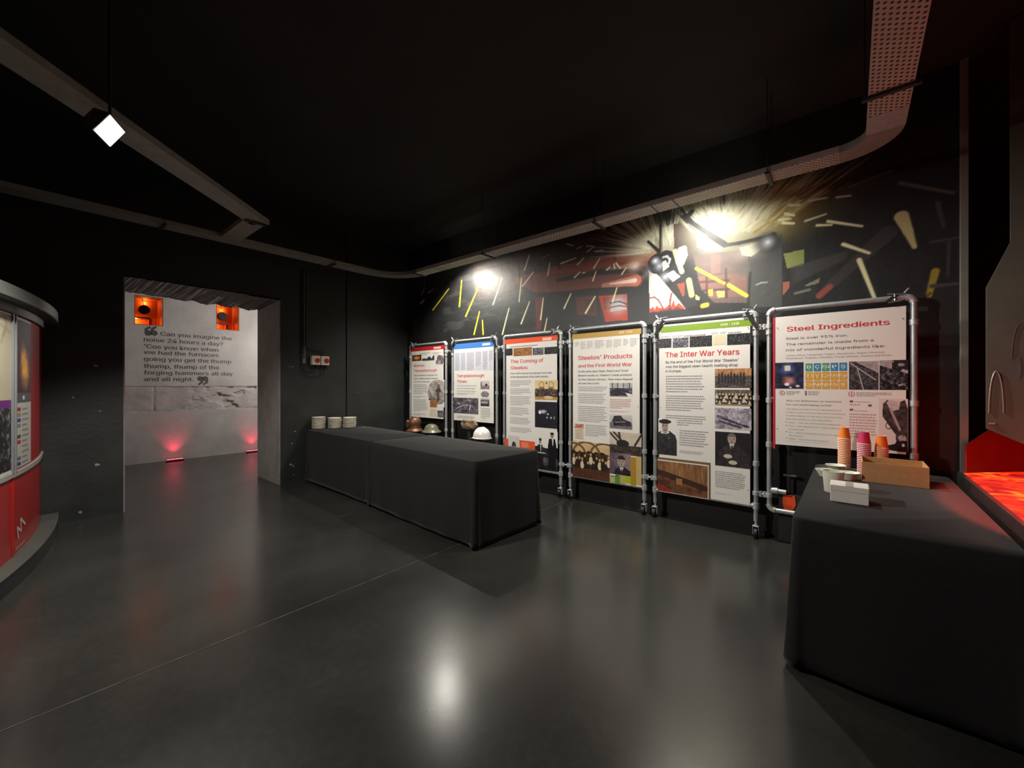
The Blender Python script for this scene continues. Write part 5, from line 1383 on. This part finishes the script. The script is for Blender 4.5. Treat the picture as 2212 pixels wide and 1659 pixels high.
def tablecloth(cx, cy, L_, W_, rz, label, seed, hem=0.03, flare=.035, folds=None, sides=(1, 1, 1, 1), group='black cloths on the tables', corner=.045):
    """a cloth over a rounded rectangle: flat top, skirt with soft folds, deeper cones at the corners"""
    rnd = random.Random(seed)
    cr = .035
    hx, hy = L_/2, W_/2
    per = []
    step = .02
    def line_(a, b):
        n = max(2, int(math.dist(a, b)/step))
        return [(a[0]+(b[0]-a[0])*i/n, a[1]+(b[1]-a[1])*i/n) for i in range(n)]
    cs = [(hx-cr, -hy+cr, -90), (hx-cr, hy-cr, 0), (-hx+cr, hy-cr, 90), (-hx+cr, -hy+cr, 180)]
    out = []
    for k, (x, y, a0) in enumerate(cs):
        for i in range(9):
            a = math.radians(a0+90*i/8)
            out.append((x+cr*math.cos(a), y+cr*math.sin(a), math.cos(a), math.sin(a), math.sin(math.radians(180*i/8))))
        nx_ = cs[(k+1) % 4]
        A = math.radians(a0+90)
        a_pt = (x+cr*math.cos(A), y+cr*math.sin(A)); b_pt = (nx_[0]+cr*math.cos(A), nx_[1]+cr*math.sin(A))
        for p in line_(a_pt, b_pt)[1:]:
            out.append((p[0], p[1], math.cos(A), math.sin(A), 0.0))
    n = len(out)
    ph = [rnd.uniform(0, 6.28) for _ in range(4)]
    fr = [rnd.uniform(5, 8), rnd.uniform(11, 16), rnd.uniform(2, 3), rnd.uniform(18, 24)]
    levels = 14
    V_ = []; s = 0.0
    arc_ = [0.0]
    for i in range(1, n): arc_.append(arc_[-1]+math.dist(out[i][:2], out[i-1][:2]))
    hem_z = [hem+.006*math.sin(arc_[i]*3+ph[0]) for i in range(n)]
    for k in range(levels+1):
        d = k/levels
        for i, (x, y, nx_, ny_, cn) in enumerate(out):
            a = arc_[i]
            sd = 0 if abs(ny_+1) < .3 else (1 if abs(nx_-1) < .3 else (2 if abs(ny_-1) < .3 else 3))
            fo = .5+.5*math.sin(a*fr[0]+ph[0])*math.sin(a*fr[2]+ph[1])
            off = .004+flare*d**.8*sides[sd]+.016*d*(fo-.3)*sides[sd]+.006*d*math.sin(a*fr[1]+ph[2])*sides[sd]+corner*cn*d**1.2
            z = TH+.003-(TH+.003-hem_z[i])*d
            if k == 0: off = -.004; z = TH+.003
            elif k == 1: z = TH-.006; 
            V_.append((x+nx_*off, y+ny_*off, z))
    m = MB()
    m.v = V_
    for k in range(levels):
        for i in range(n):
            j = (i+1) % n
            m.f.append((k*n+i, k*n+j, (k+1)*n+j, (k+1)*n+i)); m.mi.append(0)
    # top face as a fan of a grid with faint creases
    m.f.append(tuple(range(n))); m.mi.append(0)
    o = m.build('tablecloth', M['cloth'], None, (0, 0, 0), smooth=True, angle=70)
    o.location = (cx, cy, 0); o.rotation_euler = (0, 0, rz)
    so = o.modifiers.new('thickness', 'SOLIDIFY'); so.thickness = .002; so.offset = 1
    return tag(o, label, 'tablecloth', group)

folding_table(1.005, -1.465, 1.76, .80, -0.03, 'folding table under black cloth near the left wall, carrying plates')
tablecloth(1.005, -1.465, 1.80, .82, -0.03, 'black tablecloth under the stacks of plates', 3, corner=.02, hem=.02, flare=.03, sides=(.6, 0.1, .8, .8))
folding_table(2.88, -1.545, 1.80, .84, -0.055, 'folding table under black cloth, its bare end facing the orange footed board')
tablecloth(2.895, -1.545, 1.84, .86, -0.055, 'black tablecloth with nothing on it, joined to the plate table', 5, corner=.03, hem=.02, flare=.03, sides=(.6, .5, .8, .1))
folding_table(6.48, -1.13, .75, 1.79, 0.0, 'folding table under black cloth beside the red glowing bay')
tablecloth(6.48, -1.13, .77, 1.81, 0.0, 'black tablecloth under the paper cups and boxes', 8, corner=.022, hem=.025, flare=.03, sides=(1, .1, .3, 1.2))

# ------------------------------------------------------------------ plates
def plate_mesh():
    m = MB()
    m.lathe([(0, .0), (.058, .0), (.062, .003), (.092, .013), (.0975, .0165), (.0965, .019), (.090, .0175), (.060, .008), (0, .007)], (0, 0, 0), 40)
    return m
P0 = None
STACKS = [((.135, -1.70), 10, 'leftmost stack of white plates'), ((.235, -1.50), 9, 'middle stack of white plates'), ((.325, -1.31), 9, 'right hand stack of white plates')]
rnd = random.Random(12)
for si, ((x, y), cnt, nm) in enumerate(STACKS):
    for k in range(cnt):
        z = TH+.0045+k*.0182
        lx, ly = x+rnd.uniform(-.004, .004), y+rnd.uniform(-.004, .004)
        lb = 'white china plate in the %s on the black cloth' % nm
        if k == cnt-1: lb = 'topmost white china plate of the %s' % nm
        if k == 0: lb = 'lowest white china plate of the %s' % nm
        if P0 is None:
            P0 = plate_mesh().build('plate', M['plate'], None, (0, 0, 0), smooth=True, angle=50)
            P0.location = (lx, ly, z); o = P0
            tag(o, lb, 'plate', nm)
        else:
            o = clone(P0, (lx, ly, z), lb, nm)
        o.rotation_euler = (rnd.uniform(-.012, .012), rnd.uniform(-.012, .012), rnd.uniform(0, 6))

# ------------------------------------------------------------------ paper cups, upside down in stacks
def make_cup(m_, label, group):
    root = empty('paper_cup', (0, 0, 0), label, 'paper cup', group)
    H = .092
    MB().lathe([(.0405, .004), (.0285, H-.002), (.0285, H), (.0265, H), (.0265, H-.006), (.0, H-.006)], seg=32).build('body', m_, root, smooth=True)
    MB().lathe([(.0400, .0), (.0425, .0), (.0435, .002), (.0425, .0045), (.0400, .005), (.0395, .0025), (.0400, .0)], seg=32).build('rim', M['cup_rim'], root, smooth=True)
    MB().lathe([(.0283, H), (.0286, H+.0012), (.0266, H+.0012), (.0266, H-.004), (0, H-.004)], seg=32).build('base_ring', M['cup_rim'], root, smooth=True)
    return root
PROTO = {}
CST = [((6.275, -.275), 18, 'cup_orange', 'tall left stack with an orange cup on top', 'orange', 'tall orange topped stack'), ((6.395, -.42), 17, 'cup_pink', 'middle stack with a magenta cup on top', 'magenta', 'magenta topped stack'), ((6.495, -.375), 15, 'cup_orange', 'stack behind the brown cardboard box', 'orange', 'orange topped stack behind the cardboard box')]
for (x, y), cnt, mk, nm, cl, gname in CST:
    for k in range(cnt):
        lb = 'upturned paper cup nested in the %s' % gname
        if k == cnt-1: lb = 'top upturned %s paper cup of the %s' % (cl, 'tall left stack' if 'tall' in nm else ('middle stack' if 'middle' in nm else 'stack behind the cardboard box'))
        z = TH+.006+k*.0137
        grp = 'cups in the '+gname
        if mk not in PROTO:
            PROTO[mk] = make_cup(M[mk], lb, grp); PROTO[mk].location = (x, y, z)
        else:
            clone(PROTO[mk], (x, y, z), lb, grp)

# ------------------------------------------------------------------ boxes and bowls on the right-hand table
ZT = TH+.006
og = (6.54, -.65, ZT)
root = empty('cardboard_box', og, 'open brown cardboard box on the right table', 'box')
bx0, bx1, by0, by1, bh = 6.375, 6.708, -.805, -.50, .135
m = MB(); th = .004
m.box((bx0, by0, ZT), (bx1, by1, ZT+th)); 
m.box((bx0, by0, ZT+th), (bx1, by0+th, ZT+bh)); m.box((bx0, by1-th, ZT+th), (bx1, by1, ZT+bh))
m.box((bx0, by0+th, ZT+th), (bx0+th, by1-th, ZT+bh)); m.box((bx1-th, by0+th, ZT+th), (bx1, by1-th, ZT+bh))
m.build('box_body', M['kraft'], root, og)
MB().box((bx0-.0015, by0-.0015, ZT+bh-.002), (bx0+.006, by1+.0015, ZT+bh+.001)).build('folded_edge', M['kraft'], root, og)
og = (6.31, -1.48, ZT)
root = empty('white_box', og, 'small white carton with tape across its lid', 'box')
MB().box((6.225, -1.555, ZT), (6.395, -1.405, ZT+.062)).build('carton_base', M['paper_white'], root, og, bevel=.003)
MB().box((6.2235, -1.5565, ZT+.0625), (6.3965, -1.4035, ZT+.096)).build('lid', M['paper_white'], root, og, bevel=.003)
MB().box((6.293, -1.5575, ZT+.0966), (6.327, -1.4025, ZT+.0972)).build('tape_strip', M['tape'], root, og)
def bowl(x, y, r, h, label, name='plastic_bowl', rb=.6):
    m = MB(); m.lathe([(0, .0), (r*rb, .0), (r*rb*1.05, .004), (r*.97, h-.004), (r*1.03, h-.002), (r*1.03, h), (r*.955, h), (r*rb, .007), (0, .006)], seg=36)
    o = m.build(name, M['bowl'], None, (0, 0, 0), smooth=True, angle=35); o.location = (x, y, ZT)
    return tag(o, label, 'bowl', 'pale bowls on the right table')
bowl(6.225, -.48, .064, .045, 'shallow cream bowl nearest the tall cup stack')
bowl(6.175, -.775, .062, .05, 'shallow cream bowl half hidden behind the tall tub')
bowl(6.303, -.80, .064, .052, 'shallow cream bowl holding small white pieces')
bowl(6.232, -1.29, .057, .132, 'tall cream tub standing behind the white carton', 'plastic_tub', .78)
LUMP = None
rnd = random.Random(5)
for k, (dx, dy) in enumerate(((-.02, .01), (.012, -.015), (.025, .016), (0.0, .03), (-.008, -.028))):
    p = (6.303+dx, -.80+dy, ZT+.012+.010*(k % 2))
    lb = 'small white wrapped piece lying in the shallow cream bowl'
    if LUMP is None:
        LUMP = MB().lathe([(0, 0), (.014, .0), (.017, .02), (.018, .022), (0, .022)], seg=14).build('creamer_pot', M['paper_white'], None, smooth=True); LUMP.location = p
        tag(LUMP, lb, 'creamer', 'white pieces in the cream bowl')
    else:
        clone(LUMP, p, lb, 'white pieces in the cream bowl')

# ------------------------------------------------------------------ lever stand and orange label under the last board
og = (5.87, -.30, 0)
root = empty('lever_stand', (5.87, -.075, 0), 'small dark stand with a lever and orange label, half hidden by the right table', 'stand')
og = (5.87, -.075, 0)
MB().box((5.80, -.085, .001), (6.1, -.02, .44)).build('cabinet', M['steel_dark'], root, og, bevel=.006)
MB().prism([(5.835, .435), (5.925, .435), (5.935, .36), (5.91, .30), (5.845, .30), (5.832, .36)], -.092, -.0855).build('label_plate', M['orange_board'], root, og)
MB().tube([(5.88, -.055, .44), (5.88, -.055, .60)], .009, 10).build('lever', M['steel_dark'], root, og, smooth=True)
m = MB(); m.box((5.835, -.07, .60), (5.94, -.04, .618)); m.build('lever_grip', M['grey_paint'], root, og, bevel=.006)

# ------------------------------------------------------------------ wall switches and conduits on the left wall
CT1 = TZ+.02
for k, (y, r, lb) in enumerate(((-1.895, .007, 'left vertical conduit above the wall switches'), (-1.865, .010, 'middle vertical conduit above the wall switches'), (-1.835, .007, 'right vertical conduit above the wall switches'))):
    m = MB().tube([(.016, y, 1.83 if k != 2 else 2.0), (.016, y, CT1)], r, 10)
    o = m.build('conduit', M['steel_dark'] if k != 1 else M['grey_paint'], None, (.016, y, 1.83), smooth=True)
    tag(o, lb, 'conduit', 'conduits on the left wall')
o = MB().box((.001, -1.882, 1.76), (.014, -1.842, 2.02)).build('trunking_cover', M['chip'], None, (0.006, -1.86, 1.76))
tag(o, 'chipped white trunking strip beside the wall switches', 'trunking')
for k, (y, lb) in enumerate(((-1.705, 'cream isolator switch with red knob, nearer the conduits'), (-1.565, 'cream isolator switch with red knob, nearer the corner'))):
    og = (.03, y, 1.80)
    root = empty('isolator_switch', og, lb, 'switch', 'isolator switches on the left wall')
    MB().box((.001, y-.062, 1.74), (.07, y+.062, 1.88)).build('case', M['switch'], root, og, bevel=.006)
    m = MB(); m.tube([(.07, y+.015, 1.81), (.085, y+.015, 1.81)], .036, 22); m.build('knob', M['switch_red'], root, og, smooth=True)
    MB().box((.085, y+.007, 1.782), (.095, y+.023, 1.838)).build('knob_grip', M['switch_red'], root, og, bevel=.003)
    for dy in (-.03, .03):
        MB().tube([(.03, y+dy, 1.74), (.03, y+dy, 1.68)], [.014, .008], 10).build('cable_gland', M['rubber'], root, og, smooth=True)
def cable(pts, label):
    # smooth the polyline (Catmull-Rom)
    P_ = [Vector(p) for p in pts]; out = []
    for i in range(len(P_)-1):
        p0, p1, p2, p3 = P_[max(i-1, 0)], P_[i], P_[i+1], P_[min(i+2, len(P_)-1)]
        for k in range(6):
            t_ = k/6
            out.append(.5*((2*p1)+(p2-p0)*t_+(2*p0-5*p1+4*p2-p3)*t_*t_+(3*p1-p0-3*p2+p3)*t_**3))
    out.append(P_[-1])
    o = MB().tube(out, .006, 8).build('cable', M['cable'], None, pts[0], smooth=True)
    tag(o, label, 'cable', 'cables to the isolator switches')
cable([(.02, -1.895, 1.84), (.02, -1.89, 1.68), (.025, -1.84, 1.585), (.03, -1.70, 1.57), (.03, -1.60, 1.60), (.03, -1.595, 1.69)], 'outer black cable loop below the wall switches')
cable([(.018, -1.865, 1.77), (.02, -1.855, 1.68), (.025, -1.80, 1.63), (.03, -1.74, 1.64), (.03, -1.735, 1.69)], 'inner black cable loop below the wall switches')
cable([(.018, -1.86, 2.06), (.02, -1.80, 1.98), (.03, -1.68, 1.955), (.03, -1.60, 1.95), (.03, -1.58, 1.885)], 'black cable running over the top of the wall switches')

# ------------------------------------------------------------------ curved red information counter on the left
def arc_v(u, off): return -(4.33+(u+.1)**2/12.8+off)
og = (1.2, -4.7, 0)
root = empty('curved_counter', og, 'curved red information counter with lit panels and grey rim at far left', 'display counter')
UA, UB, NU = .03, 3.6, 60
def sweep(name, o0, o1, z0, z1, m_, bevel=0.0):
    m = MB(); V_ = []
    for k in range(NU+1):
        u = UA+(UB-UA)*k/NU
        V_ += [(u, arc_v(u, o0), z0), (u, arc_v(u, o0), z1), (u, arc_v(u, o1), z1), (u, arc_v(u, o1), z0)]
    fs = []
    for k in range(NU):
        a, b_ = 4*k, 4*k+4
        for i in range(4):
            j = (i+1) % 4
            fs.append((a+i, a+j, b_+j, b_+i))
    fs += [(0, 1, 2, 3), (4*NU+3, 4*NU+2, 4*NU+1, 4*NU)]
    m.add(V_, fs)
    return m.build(name, m_, root, og, smooth=True, bevel=bevel)
sweep('plinth', 0.0, .9, .001, .118, M['steel_dark'])
sweep('plinth_cap', -.004, .9, .118, .126, M['grey_paint'])
sweep('body', .11, .85, .126, 2.05, M['red_panel'])
sweep('white_band', .098, .112, .735, .772, M['white_strip'])
sweep('fascia', .085, .112, 1.985, 2.052, M['steel_dark'])
sweep('top_rim', -.005, .9, 2.052, 2.15, M['grey_paint'], .008)
pr = Print(lambda s, t_, l: (s, arc_v(s, .104-l), t_))
def vstrip(u0, u1, name, m_):
    m = MB(); m.prism([(u0, arc_v(u0, .094)), (u1, arc_v(u1, .094)), (u1, arc_v(u1, .111)), (u0, arc_v(u0, .111))], .772, 1.985, axis='z')
    return m.build(name, m_, root, og)
vstrip(1.352, 1.366, 'mullion', M['alu']); vstrip(1.405, 1.425, 'mullion', M['alu'])
lg = Print(lambda s, t_, l: (s, arc_v(s, .106-l), t_))
U_L0, U_L1 = .93, 1.35
lg.photo(U_L0, 1.385, U_L1, 1.955, 'flame', 3, .012, .001)
lg.rect(U_L0, 1.958, U_L1, 1.972, (214, 212, 206), .001, 8)
lg.rect(U_L0, .79, U_L1, 1.30, (176, 174, 168), .001, 8)
lg.rect(U_L0, 1.30, U_L1, 1.38, (74, 74, 74), .001, 8); lg.rect(1.13, 1.325, 1.18, 1.355, (206, 206, 202), .002)
lc = [(150, 30, 60), (130, 130, 76), (44, 62, 130), (120, 122, 118), None, (70, 66, 66), (180, 30, 50), None, None, (100, 100, 98), (36, 66, 140)]
for k, c_ in enumerate(lc):
    z = 1.25-.043*k
    if c_: lg.rect(1.23, z-.014, 1.33, z+.014, c_, .002, 2)
    lg.rect(1.06-.03*(k % 3), z-.006, 1.19, z+.006, (130, 128, 124), .002, 3)
lg.build('legend_panel', M['print'], root, og)
mp = Print(lambda s, t_, l: (s, arc_v(s, .106-l), t_))
mp.rect(1.43, 1.965, 3.0, 1.98, (214, 212, 206), .001, 20)
mp.photo(1.43, 1.33, 2.6, 1.955, 'map', 3, .012, .001)
mp.rect(1.43, 1.27, 2.6, 1.33, (96, 30, 110), .001, 14)
mp.photo(1.43, .80, 2.6, 1.27, 'dark', 3, .012, .001)
mp.rect(1.43, .775, 2.6, .80, (200, 200, 196), .001, 14)
mp.build('map_panel', M['print'], root, og)
mk = Print(lambda s, t_, l: (s, arc_v(s, .109-l), t_))
zz_ = [(1.264, 0.225), (1.295, 0.326), (1.198, 0.271), (1.217, 0.376), (1.087, 0.294)]
mk.stroke(zz_, .022, (200, 180, 176), .0015)
a_ = (1.342, 0.167); b_ = (1.093, 0.135)
mk.rect(min(a_[0], b_[0]), a_[1]-.014, max(a_[0], b_[0]), a_[1]+.012, (170, 110, 106), .0015, 6)
mk.build('zigzag_emblem', M['print'], root, og)
m = MB(); m.prism([(1.378, arc_v(1.378, .103)), (1.392, arc_v(1.392, .103)), (1.392, arc_v(1.392, .111)), (1.378, arc_v(1.378, .111))], .13, .735, axis='z'); m.build('seam_strip', M['red_panel'], root, og)

# ------------------------------------------------------------------ right: post, machine side and glowing molten bath
o = MB().box((6.95, -.03, 0.0), (6.995, -.003, ZC)).build('wall_post', mat('dull_grey_post', (122, 120, 112), 0.55, var=.1), None, (6.97, -.016, 0), bevel=.004)
tag(o, 'upright grey post at the right end of the mural wall', 'post')

og = (7.6, -.6, 0)
root = empty('molten_bath', og, 'waist high bay with a glowing red and orange picture top', 'exhibit table')
poly = [(6.94, -2.4), (6.94, -.17), (7.25, .14), (7.75, .54), (7.75, -2.4)]
MB().prism(poly, .76, .80, axis='z').build('bath_surface', M['lava'], root, og)
m = MB(); m.prism([(6.918, -2.43), (6.918, -.16), (6.94, -.165), (6.94, -2.43)], .68, .808, axis='z'); m.build('rim_board', M['steel_dark'], root, og)
m = MB(); m.prism([(6.925, -2.42), (6.925, -.17), (7.23, .15), (7.765, .56), (7.765, -2.42)], 0.001, .757, axis='z'); m.build('cabinet', M['steel_dark'], root, og)

# red light on the bay's back wall, made as a red board in its outline
def leaf(pts, d, name, m_, root_, og_, bevel=0.0, nn=(.7071, -.7071)):
    """an upright board: outline points (x, y, z) in a vertical plane, thickness d away from the viewer"""
    n_ = Vector(nn+(0,))
    p = [Vector(q) for q in pts]; k = len(p)
    m = MB(); m.add([tuple(q) for q in p]+[tuple(q-n_*d) for q in p], [tuple(range(k)), tuple(range(2*k-1, k-1, -1))]+[(i, i+k, (i+1) % k+k, (i+1) % k) for i in range(k)])
    return m.build(name, m_, root_, og_, bevel=bevel)
leaf([(6.973, -0.101, 0.795), (6.973, -0.101, 0.997), (7.114, 0.04, 1.111), (7.202, 0.128, 1.145), (7.56, 0.486, 0.94), (7.56, 0.486, 0.779)], .012, 'red_glow_board', M['red_glow'], root, og)

og = (7.15, -0.34, 2.157)
og = (og[0], og[1], 0.0)
root = empty('machine_guard', og, 'tall olive grey machine side with a slanted corner above the red bath', 'machine')
leaf([(7.03, -0.316, 1.142), (7.03, -0.316, 2.112), (7.133, -0.337, 2.396), (7.133, -0.337, 3.89), (7.537, -0.419, 3.89), (7.537, -0.419, 0.862)], .04, 'side_sheet', M['machine'], root, og, .003, (-.2, -.98))
def onsheet(q, lift=.006): return tuple(Vector(q)+Vector((-.2, -.98, 0))*lift)  # for the arches, short rod and oval laid on the sheet
ha, hb, hc = Vector((7.044, -0.319, 1.251)), Vector((7.107, -0.332, 1.255)), Vector((7.076, -0.325, 1.537))
hm = (ha+hb)/2
hp = [tuple(hm+(hb-hm)*math.cos(a*PI/18)+(hc-hm)*math.sin(a*PI/18)) for a in range(19)]
MB().tube([onsheet(q, .008) for q in hp], .004, 8).build('arch_line', M['chrome'], root, og, smooth=True)
MB().tube([onsheet((7.042, -0.318, 1.181), .01), onsheet((7.072, -0.324, 1.181), .01)], .007, 8).build('short_rod', M['chrome'], root, og, smooth=True)
ha, hb, hc = Vector((7.142, -0.339, 1.618)), Vector((7.217, -0.354, 1.615)), Vector((7.18, -0.346, 1.851))
hm = (ha+hb)/2
hp = [tuple(hm+(hb-hm)*math.cos(a*PI/18)+(hc-hm)*math.sin(a*PI/18)) for a in range(19)]
MB().tube([onsheet(q, .005) for q in hp], .0025, 8).build('arch_line', M['machine'], root, og, smooth=True)
c0 = onsheet((7.167, -0.344, 1.55), .003)
m = MB(); m.add([tuple(Vector(c0)+Vector((1.0*.014*math.cos(a*PI/10), -.2*.014*math.cos(a*PI/10), .085*math.sin(a*PI/10)*(1.0 if math.sin(a*PI/10) > 0 else .75)))) for a in range(20)], [tuple(range(20))])
m.build('oval_disc', mat('slate_grey_oval', (74, 80, 84), .4), root, og)
